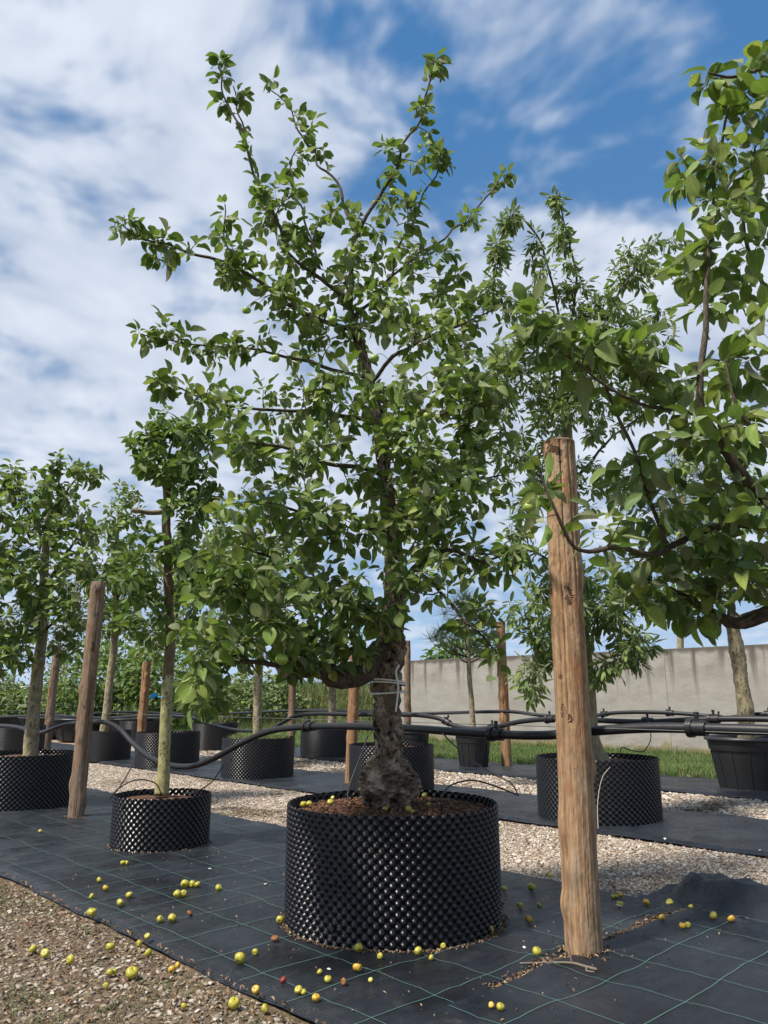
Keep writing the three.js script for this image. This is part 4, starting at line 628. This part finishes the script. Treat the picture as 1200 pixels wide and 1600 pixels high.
growTree(LEFT, { name: 'fruit_tree', label: 'thin tree with smooth green-yellow trunk in the small left pot', seed: 21, bark: barkGreen, branchMat: barkPale, knob: 0.07, bare: 0.75, leaf: { set: appleLeaves, len: 0.085, per: 13, colors: DEEP_GREENS, droop: 0.3 }, parts: 300, twigs: 1.35, matFor: (i) => (i === 0 ? barkGreen : i === 1 ? barkBrown : null), maxTwig: 0.35, group: 'potted fruit trees' });
growTree(FARLEFT, { name: 'fruit_tree', label: 'bushy tree with grey trunk at the left edge', seed: 27, bark: barkPale, knob: 0.09, bare: 0.5, leaf: { set: appleLeaves, len: 0.09, per: 14, colors: APPLE_GREENS, droop: 0.3 }, parts: 300, twigs: 1.3, maxTwig: 0.4, twigR: 0.006, group: 'potted fruit trees' });
const far = (T, name, label, seed, o = {}) => growTree(T, { name, label, seed, bark: barkPale, knob: 0.06, bare: 0.55, leaf: { set: appleLeaves, len: 0.12, per: 12, colors: APPLE_GREENS, droop: 0.3, ...o.leaf }, maxTwig: 0.6, twigR: 0.007, spur: 0.1, group: 'trees in the rows behind', ...o.x });
far(ROWB, 'fruit_tree', 'slender pale-trunked tree just right of the left post', 33);
far(ROWC, 'fruit_tree', 'leafy tree behind the thin green-trunked tree', 34);
far(ROWD, 'fruit_tree', 'pale-trunked tree behind the low left boughs', 35);
far(ROWE, 'fruit_tree', 'tree hidden behind the main apple trunk', 36);
far(ROUND, 'fruit_tree', 'small tree with dense rounded crown left of the main trunk', 37, { leaf: { len: 0.1, per: 8, colors: DEEP_GREENS } });
far(TUB, 'fruit_tree', 'thick pale-trunked tree growing from the large right tub', 38, { leaf: { len: 0.11, per: 8 }, x: { knob: 0.2, bare: 0.9 } });

function needleGeo(seed) { // one tuft of long needles round the origin
  const R = rng(seed), pos = [], idx = [];
  for (let i = 0; i < 46; i++) { const d = V(R() - 0.5, R() * 0.9 - 0.15, R() - 0.5).normalize(), s = twigFrame(d, V(R() - 0.5, R() - 0.5, R() - 0.5)).multiplyScalar(0.012), l = 0.75 + 0.35 * R(), k = pos.length / 3, q = d.clone().multiplyScalar(l); q.y -= 0.1 * R(); pos.push(s.x, s.y, s.z, -s.x, -s.y, -s.z, q.x, q.y, q.z); idx.push(k, k + 1, k + 2); }
  const g = new THREE.BufferGeometry(); g.setAttribute('position', new THREE.Float32BufferAttribute(pos, 3)); g.setIndex(idx); g.computeVertexNormals(); return g;
}
const needleMat = new THREE.MeshPhysicalMaterial({ color: rgb(0.06, 0.1, 0.055), roughness: 0.95, side: THREE.DoubleSide, transmission: 0.25, thickness: 0 });
function makePine(base, trunk, tufts, label, size, r, seed) {
  const t = thing('pine_tree', label, 'tree', base, 'pines by the concrete wall'), R = rng(seed), nd = sampleLimb(trunk, r, 0.08), tg = [], fg = [], tuft = [needleGeo(seed), needleGeo(seed + 1), needleGeo(seed + 2)];
  part('trunk', tubeGeo(nd, 12, { knob: 0.08, freq: 8 }), barkPale, t);
  for (const c of tufts) { const v = V(...c); let b = nd[0], bd = 1e9; for (const q of nd) { const dd = q.p.distanceToSquared(v.clone().add(V(0, -0.25, 0))); if (dd < bd) { bd = dd; b = q; } } const mid = b.p.clone().lerp(v, 0.6); mid.y -= 0.08; tg.push(tubeOf([b.p.toArray(), mid.toArray(), v.toArray()], [0.014, 0.006], 5, 0.1)); for (let i = 0; i < 3; i++) { const m = new THREE.Matrix4().compose(v.clone().add(V(R() - 0.5, R() - 0.5, R() - 0.5).multiplyScalar(size)), new THREE.Quaternion().setFromEuler(new THREE.Euler(R() * 0.6, R() * 6, R() * 0.6)), V(size, size, size)); fg.push(tuft[i].clone().applyMatrix4(m)); } }
  part('branches', mergeGeometries(tg), barkBranch, t, 'stuff'); part('needles', mergeGeometries(fg), needleMat, t, 'stuff');
}
makePine(PINE_A.base, PINE_A.trunk, PINE_A.tufts, 'small pine on a thin stem in the small tapered tub', 0.26, [0.045, 0.025], 51);
{ const b = [PINE_B.trunk[0][0], 0, PINE_B.trunk[0][2]], loc = (l) => l.map((p) => [p[0] - b[0], p[1], p[2] - b[2]]); makePine(b, [[0, -0.05, 0], ...loc(PINE_B.trunk)], loc(PINE_B.tufts), 'tall pine standing beyond the concrete wall at right', 0.42, [0.09, 0.04], 55); }

// ---------------------------------------------------------------- bank, far trees, shrubs, grass
const bankH = (s, n) => sstep(n, 14.5, 17.5) * (0.75 + 0.5 * sstep(-s, 15, 24)) * (1 - 0.25 * sstep(n, 30, 60)) + 0.12 * fbm(s * 0.4, n * 0.4, 3, 3);
struct('grass_bank', sheet(-70, 12, 13.6, 60, 0.7, 0.7, (s, n) => -0.03 + (s > -12.5 ? 0.3 : 1) * bankH(s, n)), earthMat);
function bladeGeo(seed, n = 5) { const R = rng(seed), pos = [], idx = []; for (let i = 0; i < n; i++) { const a = R() * 6.28, lx = Math.cos(a), lz = Math.sin(a), w = 0.02 + 0.02 * R(), h = 0.6 + 0.4 * R(), b = 0.15 + 0.4 * R(), x = (R() - 0.5) * 0.35, z = (R() - 0.5) * 0.35, k = pos.length / 3; pos.push(x - lz * w, 0, z + lx * w, x + lz * w, 0, z - lx * w, x - lz * w * 0.7 + lx * b * 0.35, h * 0.6, z + lx * w * 0.7 + lz * b * 0.35, x + lz * w * 0.7 + lx * b * 0.35, h * 0.6, z - lx * w * 0.7 + lz * b * 0.35, x + lx * b, h, z + lz * b); idx.push(k, k + 1, k + 2, k + 1, k + 3, k + 2, k + 2, k + 3, k + 4); } const g = new THREE.BufferGeometry(); g.setAttribute('position', new THREE.Float32BufferAttribute(pos, 3)); g.setIndex(idx); g.computeVertexNormals(); return g; }
const grassMat = new THREE.MeshPhysicalMaterial({ color: 0xffffff, roughness: 0.95, side: THREE.DoubleSide, transmission: 0.35, thickness: 0 });
scatter('lawn_grass', bladeGeo(3), grassMat, 26000, 61, (R) => { const s = lerp(-14.5, 0.5, R()), n = 9.68 + 3.0 * Math.pow(R(), 0.8), x = rowX(s, n), z = rowZ(s, n); if (!inView(x, z) || fbm(x * 1.3, z * 1.3, 6, 3) < -0.16) return null; const h = 0.06 + 0.11 * R() * (1 + fbm(x, z, 3, 3)) + 0.12 * sstep(n, 12.2, 12.6) * R(), k = 0.7 + 0.6 * R(); return { pos: [x, -0.015, z], rot: [0, R() * 6.28, 0], scale: [0.16, h, 0.16], color: R() < 0.18 ? [0.2 * k, 0.19 * k, 0.07 * k] : [0.1 * k, 0.18 * k, 0.03 * k] }; }, scene, 'bright green lawn strip along the foot of the concrete wall', 'grass');
scatter('bank_weeds', bladeGeo(5), grassMat, 22000, 63, (R) => { const s = lerp(-42, -12, R()), n = lerp(13.5, 24, R() ** 1.4), x = rowX(s, n), z = rowZ(s, n); if (!inView(x, z)) return null; const h = 0.25 + 0.4 * R() * R(), k = 0.7 + 0.6 * R(), y = R() < 0.3; return { pos: [x, bankH(s, n) - 0.05, z], rot: [0, R() * 6.28, 0], scale: [0.5, h, 0.5], color: y ? [0.2 * k, 0.19 * k, 0.06 * k] : [0.1 * k, 0.15 * k, 0.03 * k] }; }, scene, 'tall yellow-green weeds covering the distant bank', 'weeds');
scatter('row_grass', bladeGeo(7), grassMat, 5000, 65, (R) => { const s = lerp(-34, -13, R()), n = lerp(9.9, 13.5, R()), x = rowX(s, n), z = rowZ(s, n); if (!inView(x, z)) return null; const h = 0.1 + 0.2 * R(), k = 0.7 + 0.6 * R(); return { pos: [x, -0.02, z], rot: [0, R() * 6.28, 0], scale: [0.3, h, 0.3], color: [0.13 * k, 0.21 * k, 0.035 * k] }; }, scene, 'rough bright grass beyond the last pots at left', 'grass');

function makeShrub(px, pz, rx, ry, cy, label, seed, colors, n, len) {
  const R = rng(seed), t = thing('shrub', label, 'shrub', [px, 0, pz], 'background shrubs'), list = [], tg = [];
  for (let i = 0; i < n; i++) { let a, b, c, d; do { a = R() * 2 - 1; b = R() * 2 - 1; c = R() * 2 - 1; d = a * a + b * b + c * c; } while (d > 1 || d < 0.12); const bump = 1 + 0.35 * fbm(a * 2.2 + seed, b * 2.2, c * 2.2, 3) * 2, p = V(a * rx * bump, Math.max(0.03, cy + b * ry * bump), c * rx * bump), ax = V(a + R() - 0.5, b * 0.6 + R() - 0.6, c + R() - 0.5).normalize(), nr = V(R() - 0.5, 0.8, R() - 0.5); nr.addScaledVector(ax, -nr.dot(ax)).normalize(); const x = new THREE.Vector3().crossVectors(nr, ax), s = len * (0.6 + 0.7 * R()), m = new THREE.Matrix4().makeBasis(x.multiplyScalar(s), nr.clone().multiplyScalar(s), ax.clone().multiplyScalar(s)); m.setPosition(p); const col = colors[Math.floor(R() * colors.length)], k = 0.7 + 0.6 * R(); list.push({ g: appleLeaves[i % 7], m, c: rgb(col[0] * k, col[1] * k, col[2] * k) }); }
  for (let i = 0; i < 7; i++) { const a = R() * 6.28; tg.push(tubeOf([[0.05 * Math.cos(a), -0.05, 0.05 * Math.sin(a)], [rx * 0.3 * Math.cos(a), cy * 0.6, rx * 0.3 * Math.sin(a)], [rx * 0.6 * Math.cos(a), cy + ry * 0.5, rx * 0.6 * Math.sin(a)]], [0.03, 0.008], 5, 0.3)); }
  part('stems', mergeGeometries(tg), barkBranch, t); part('foliage', mergeLeaves(list), leafStuff, t, 'stuff');
}
makeShrub(-8.2, -23, 1.5, 1.3, 1.3, 'dark dense shrub seen right of the left post', 71, DEEP_GREENS, 2600, 0.16);
makeShrub(-6.2, -22.5, 1.6, 1.25, 1.25, 'dark dense shrub behind the thin green trunk', 72, DEEP_GREENS, 2600, 0.16);
makeShrub(-10.8, -25, 1.5, 0.65, 0.75, 'lighter rounded shrub left of the left post', 73, LIGHT_GREENS, 2000, 0.17);
makeShrub(-13.2, -25, 1.7, 0.9, 1.0, 'pale shrub at the far left edge', 74, LIGHT_GREENS, 2200, 0.17);
makeShrub(-3.9, -25.5, 1.4, 0.85, 0.95, 'low shrub on the bank behind the low left boughs', 75, LIGHT_GREENS, 1800, 0.16);
makeShrub(2.0, -19.2, 1.0, 0.65, 1.75, 'shrub peeping over the left part of the concrete wall', 76, DEEP_GREENS, 1800, 0.13);

function makeBirch(x, z, h, label, seed, spread) {
  const R = rng(seed), t = thing('birch_tree', label, 'tree', [x, 0.3, z], 'distant birches'), lean = (R() - 0.5) * 0.6, list = [], tg = [];
  const trunk = sampleLimb([[0, -0.5, 0], [lean * 0.3, h * 0.35, 0.05], [lean * 0.7, h * 0.7, -0.05], [lean, h, 0]], [0.085, 0.015], 0.25);
  part('trunk', tubeGeo(trunk, 8), barkBirch, t);
  const cols = [[0.12, 0.16, 0.06], [0.16, 0.19, 0.09], [0.1, 0.14, 0.05]];
  for (let i = 0; i < 30; i++) { const f = 0.25 + 0.72 * R(), q = trunk[Math.floor(f * (trunk.length - 1))], a = R() * 6.28, l = spread * (1.15 - f) * (0.6 + 0.6 * R()) + 0.25, e = q.p.clone().add(V(Math.cos(a) * l, l * 0.75, Math.sin(a) * l)), mid = q.p.clone().lerp(e, 0.5).add(V(0, l * 0.12, 0)); tg.push(tubeOf([q.p.toArray(), mid.toArray(), e.toArray()], [0.012, 0.004], 4, 0.3)); for (let k = 0; k < 34; k++) { const p = q.p.clone().lerp(e, 0.25 + 0.8 * R()).add(V(R() - 0.5, R() * 0.7 - 0.5, R() - 0.5).multiplyScalar(0.55)), ax = V(R() - 0.5, -0.4 * R(), R() - 0.5).normalize(), nr = V(R() - 0.5, R(), R() - 0.5); nr.addScaledVector(ax, -nr.dot(ax)).normalize(); const xx = new THREE.Vector3().crossVectors(nr, ax), s = 0.06 + 0.05 * R(), m = new THREE.Matrix4().makeBasis(xx.multiplyScalar(s), nr.clone().multiplyScalar(s), ax.clone().multiplyScalar(s)); m.setPosition(p); const c = cols[Math.floor(R() * 3)], kk = 0.8 + 0.5 * R(); list.push({ g: appleLeaves[k % 7], m, c: rgb(c[0] * kk, c[1] * kk, c[2] * kk) }); } }
  part('branches', mergeGeometries(tg), barkBirch, t, 'stuff'); part('foliage', mergeLeaves(list), leafStuff, t, 'stuff');
}
[[-13.6, -29, 4.6], [-12.6, -31, 5.6], [-11.7, -29, 5.0], [-11.0, -32, 6.2], [-10.2, -30, 6.4], [-9.0, -31, 6.6], [-8.0, -30, 5.6], [-5.6, -31, 9.2], [-4.7, -30, 8.6], [-6.6, -32, 7.6]].forEach(([x, z, h], i) => makeBirch(x, z, h, ['leftmost slender birch in the distance', 'second distant birch from the left edge', 'third distant birch from the left, short', 'fourth distant birch from the left, taller', 'distant birch just right of the left post', 'distant birch above the pale slender trunk', 'distant birch left of the thin green trunk', 'tallest distant birch seen left of the main trunk', 'rightmost tall birch behind the low left boughs', 'distant birch right of the thin green trunk'][i], 81 + i, 0.9));

// ---------------------------------------------------------------- irrigation
function makePipe(pts, r, fittings, label) {
  const t = thing('irrigation_pipe', label, 'pipe', [0, 0, 0], 'black irrigation pipes'), nd = sampleLimb(pts, [r, r], 0.06);
  part('pipe_run', tubeGeo(nd, 14), pipeMat, t);
  for (const f of fittings) { const q = nd[Math.round(f * (nd.length - 1))], m = part('fitting', mergeGeometries([new THREE.CylinderGeometry(r * 1.45, r * 1.45, r * 3.6, 16), new THREE.CylinderGeometry(r * 1.75, r * 1.75, r * 1.1, 16).translate(0, r * 1.3, 0), new THREE.CylinderGeometry(r * 0.35, r * 0.45, r * 1.6, 10).rotateZ(Math.PI / 2).translate(r * 2, 0, 0), new THREE.CylinderGeometry(r * 0.5, r * 0.5, r * 0.7, 10).rotateZ(Math.PI / 2).translate(r * 2.7, 0, 0)]), pipeMat, t); m.position.copy(q.p); const X = V(0, 1, 0), x = X.clone().addScaledVector(q.d, -X.dot(q.d)).normalize(), zz = new THREE.Vector3().crossVectors(x, q.d); m.quaternion.setFromRotationMatrix(new THREE.Matrix4().makeBasis(x, q.d, zz)); }
}
makePipe(PIPE1, 0.02, [0.098, 0.24, 0.37, 0.6], 'thick black pipe sagging along the near row, behind the right post');
makePipe(PIPE2, 0.024, [0.06, 0.12, 0.2, 0.29, 0.4], 'black pipe along the second row of pots');
makePipe(PIPE3, 0.024, [0.05, 0.12, 0.2, 0.3], 'farthest black pipe, in front of the concrete wall');
[[DRIP_A, 'thin drip tube arching into the small left pot'], [DRIP_B, 'thin drip tube hanging from the sagging pipe at left'], [DRIP_C, 'thin drip tube arching out of the largest pot'], [DRIP_D, 'thin drip tube slanting down behind the largest pot at right'], [DRIP_E, 'thin looping drip tube above the pot behind the right post'], [DRIP_F, 'thin drip tube rising from the largest pot left of the trunk'], [DRIP_G, 'thin drip tube curving over the right rim of the small left pot']].forEach(([p, l]) => single('drip_tube', tubeOf(p, 0.0042, 6, 0.03), pipeMat, l, 'tube', [0, 0, 0], 'thin drip tubes'));
[[2.97, 0.87, 'thin wire strung along the near posts'], [6.2, 0.84, 'thin wire strung along the second row']].forEach(([n, y, l]) => single('support_wire', tubeOf([[rowX(-24, n), y, rowZ(-24, n)], [rowX(-12, n), y - 0.02, rowZ(-12, n)], [rowX(-2, n), y, rowZ(-2, n)], [rowX(1.5, n), y, rowZ(1.5, n)]], 0.0014, 5, 0.5), std(rgb(0.2, 0.2, 0.2), 0.5, { metalness: 0.6 }), l, 'wire', [0, 0, 0], 'support wires'));

// twine round the main trunk, tags on the left trees
{
  const twine = std(rgb(0.75, 0.73, 0.68), 0.9), ring = (y, r, tilt) => { const p = []; for (let i = 0; i <= 20; i++) { const a = i / 20 * 6.283; p.push([r * Math.cos(a), y + tilt * Math.cos(a + 0.6), r * Math.sin(a)]); } return p; };
  const t = thing('twine', 'white twine wound twice round the main trunk with a loose end', 'twine', [0.022, 0, -3.81], undefined);
  for (const [y, k] of [[1.018, 0.006], [1.06, -0.008], [1.07, -0.01]]) part('loop', tubeOf(ring(y, 0.083, k), 0.0042, 6, 0.02), twine, t);
  part('loose_end', tubeOf([[0.05, 1.145, 0.078], [0.034, 1.115, 0.084], [0.041, 1.07, 0.087], [0.045, 1.03, 0.084], [0.039, 0.98, 0.08], [0.033, 0.93, 0.076]], [0.006, 0.0045], 6, 0.01), twine, t);
  const tg = single('plant_label', new THREE.BoxGeometry(0.05, 0.026, 0.003, 4, 1, 1), std(rgb(0.01, 0.3, 0.62), 0.4), 'bright blue plastic plant label tied to the thin left trunk', 'label', [-1.595, 1.005, -5.5]); tg.rotation.set(0.2, 0.2, 0.5);
  const lp = single('label_string', tubeOf(ring(0, 0.042, 0.006), 0.003, 6, 0.02), std(rgb(0.05, 0.35, 0.6), 0.5), 'blue string round the thin left trunk holding its label', 'string', [-1.545, 1.0, -5.59]); lp.rotation.y = 0;
  const wl = thing('twine', 'white twine round the grey trunk at the left edge', 'twine', [-3.385, 0, -7.56]); part('loop', tubeOf(ring(1.09, 0.066, 0.006), 0.007, 6, 0.02), twine, wl);
}

// ---------------------------------------------------------------- windfall apples and litter
function apple(x, y, z, d, kind, label, group, R) {
  const t = thing('apple', label, 'apple', [x, y, z], group), b = part('fruit', appleGeo[Math.floor(R() * 3)], appleMats[kind], t); t.scale.setScalar(d); t.rotation.set((R() - 0.5) * 2.4, R() * 6.28, (R() - 0.5) * 2.4);
  if (kind === 2) b.scale.set(1, 0.75, 1);
  part('stalk', stemGeo, stemMat, t); part('calyx', calyxGeo, stemMat, t);
}
{
  const R = rng(101), fh = fabricH(0), ORD = ['leftmost', 'second from left', 'third from left', 'fourth from left', 'fifth from left', 'sixth from left', 'seventh from left', 'eighth from left', 'ninth from left', 'tenth from left', 'eleventh from left', 'twelfth from left', 'thirteenth from left', 'fourteenth from left', 'fifteenth from left'];
  const list = [];
  const KIND = ['yellow-green', 'yellow, browning', 'brown, rotted', 'dark red'];
  for (const [x, z, d, k] of WINDFALL) {
    const s = UX * x + UZ * z, n = UZ * x - UX * z, on = n > 1.68 && n < 3.82, y = (on ? fh(s, n) + (s > -1.85 ? 0.007 : 0) : gravelH(s, n) + 0.012) + d * 0.45;
    const where = !on ? (n < 2 ? 'on gravel in the lower left corner' : 'on gravel behind the right post') : x < -0.8 ? 'on fabric below the small left pot' : x < 0.55 && z > -3.7 ? 'on fabric in front of the largest pot' : x < 0.72 ? 'on fabric between largest pot and right post' : 'on fabric around the right post';
    const big = d > 0.039 ? 'large ' : d < 0.024 ? 'tiny ' : 'small ';
    list.push({ x, y, z, d, k, label: big + KIND[k] + ' fallen apple ' + where, group: 'fallen apples ' + where });
  }
  for (const [x, z, d] of SOIL_APPLES) list.push({ x, y: 0.497 + d * 0.4, z, d: d * 1.15, k: 0, label: 'small yellow-green fallen apple on soil of the largest pot', group: 'fallen apples on the soil of the largest pot' });
  for (const a of list) { const same = list.filter((b) => b.label === a.label).sort((p, q) => p.x / -p.z - q.x / -q.z), i = same.indexOf(a); a.full = same.length < 2 ? a.label : a.label + ', ' + (i === same.length - 1 ? 'rightmost' : ORD[i]); }
  for (const a of list) apple(a.x, a.y, a.z, a.d, a.k, a.full, a.group, R);
}
const chip = (() => { const g = leafGeo(0.5, 0.7, 0.5, 0.6); return g; })();
const litterMat = std(0xffffff, 0.95, { side: THREE.DoubleSide });
const fabY = (x, z) => { const s = UX * x + UZ * z, n = UZ * x - UX * z; return (n > 1.68 && n < 3.82) ? fabricH(0)(s, n) + (s > -1.85 ? 0.007 : 0) : gravelH(s, n) + 0.012; };
scatter('dry_litter', chip, litterMat, 8500, 111, (R) => {
  const w = R(); let x, z, sz = 0.006 + 0.015 * R();
  if (w < 0.16) { const a = R() * 6.28, q = 0.49 + 0.035 * R() * R(); x = 0.04 + q * Math.cos(a); z = -3.81 + q * Math.sin(a); sz *= 0.7; }
  else if (w < 0.185) { const p = R() < 0.7 ? [0.781, -3.339] : [-2.541, -6.79], a = R() * 6.28, q = 0.07 + 0.07 * R() * R(); x = p[0] + q * Math.cos(a); z = p[1] + q * Math.sin(a); }
  else if (w < 0.22) { const a = R() * 6.28, q = 0.325 + 0.04 * R() * R(); x = -1.51 + q * Math.cos(a); z = -5.59 + q * Math.sin(a); sz *= 0.8; }
  else if (w < 0.32) { const n = lerp(2.3, 3.95, R()), s = -1.87 - 0.07 * R() * R() + 0.02 * (R() - 0.5); x = rowX(s, n); z = rowZ(s, n); }
  else if (w < 0.7) { const n = 1.7 - 1.9 * R() * R(), s = lerp(-5, -1.9, R()); x = rowX(s, n); z = rowZ(s, n); }
  else if (w < 0.93) { const s = lerp(-6, -1.2, R()), n = lerp(3.85, 5.4, R()); x = rowX(s, n); z = rowZ(s, n); }
  else { const s = lerp(-5, -1.5, R()), n = lerp(1.75, 3.8, R()); x = rowX(s, n); z = rowZ(s, n); sz *= 0.6; }
  const k = 0.5 + R(), c = R() < 0.6 ? [0.15, 0.085, 0.048] : [0.26, 0.19, 0.115];
  return { pos: [x, fabY(x, z) + 0.004, z], rot: [(R() - 0.5) * 0.9, R() * 6.28, (R() - 0.5) * 0.9], scale: [sz, sz, sz], color: c.map((q) => q * k) };
}, scene, 'dry brown leaf bits along the fabric edges and pot bases', 'litter');
scatter('ground_weeds', bladeGeo(9, 4), grassMat, 2600, 113, (R) => { const s = lerp(-5.2, -2.2, R()), n = lerp(-0.4, 1.62, R() ** 0.8), x = rowX(s, n), z = rowZ(s, n); if (fbm(x * 1.7, z * 1.7, 2.2, 3) < 0.02) return null; const k = 0.6 + 0.6 * R(), dry = R() < 0.4; return { pos: [x, 0.0, z], rot: [0, R() * 6.28, 0], scale: [0.05, 0.012 + 0.022 * R(), 0.05], color: dry ? [0.24 * k, 0.19 * k, 0.09 * k] : [0.1 * k, 0.13 * k, 0.035 * k] }; }, scene, 'sparse low moss and grass in the lower left gravel', 'weeds');
scatter('pot_weeds', bladeGeo(12, 5), grassMat, 260, 115, (R) => { const a = R() * 6.28, q = 0.38 * Math.sqrt(R()), k = 0.7 + 0.6 * R(); return { pos: [-1.59 + q * Math.cos(a), 0.45, -10.22 + q * Math.sin(a)], rot: [0, R() * 6.28, 0], scale: [0.12, 0.05 + 0.08 * R(), 0.12], color: [0.15 * k, 0.2 * k, 0.05 * k] }; }, scene, 'pale grass growing on the soil of the pot under the left boughs', 'grass');
{ // straw stalks by the pot behind the right post
  const t = thing('dry_stalk', 'tall pale dry stalk in front of the pot behind the right post', 'stalk', [1.62, 0.02, -6.25]); part('stem', tubeOf([[0, 0, 0], [0.01, 0.2, 0], [0.06, 0.38, 0], [0.12, 0.45, 0]], [0.004, 0.002], 5, 0.04), std(rgb(0.5, 0.46, 0.36), 0.9), t);
  const u = thing('dry_twig', 'grey forked twig lying at the foot of the right post', 'twig', [0.69, 0.03, -3.16]), tw = std(rgb(0.17, 0.135, 0.105), 0.95); u.scale.setScalar(0.72);
  part('stem', tubeOf([[-0.26, 0.012, -0.02], [-0.12, 0.02, 0], [0.0, 0.025, 0.02], [0.06, 0.03, 0.1], [0.1, 0.025, 0.12]], [0.004, 0.008], 6, 0.03, { knob: 0.2, freq: 30 }), tw, u);
  part('fork', tubeOf([[0.0, 0.025, 0.02], [-0.01, 0.09, 0.01], [-0.012, 0.16, 0]], [0.006, 0.003], 6, 0.03), tw, u); part('fork', tubeOf([[0.06, 0.03, 0.1], [0.04, 0.03, 0.15], [0.075, 0.03, 0.17]], [0.006, 0.003], 6, 0.03), tw, u);
  const R = rng(131); const S = [[-0.62, -4.4], [0.98, -5.0], [2.42, -5.35], [1.95, -5.75], [-0.35, -4.9], [-1.0, -4.8], [0.55, -3.35], [-0.2, -3.1], [1.1, -3.95]];
  S.sort((p, q) => p[0] / -p[1] - q[0] / -q[1]); const PL = ['leftmost', 'second from left', 'third from left', 'fourth from left', 'fifth from left', 'sixth from left', 'seventh from left', 'second from right', 'rightmost'];
  for (const [i, [x, z]] of S.entries()) { const on = UZ * x - UX * z; const sz = 0.016 + 0.022 * R(); const m = single('pebble', pebbleGeo(5), std(rgb(0.6, 0.58, 0.55), 0.9), 'small pale pebble lying loose on the black fabric, ' + PL[i], 'pebble', [x, (on > 5 ? fabricH(11)(UX * x + UZ * z, on) : fabY(x, z)) + sz * 0.28, z], 'loose pebbles on the fabric'); m.scale.setScalar(sz); m.rotation.y = R() * 6; }
}
renderer.render(scene, camera);
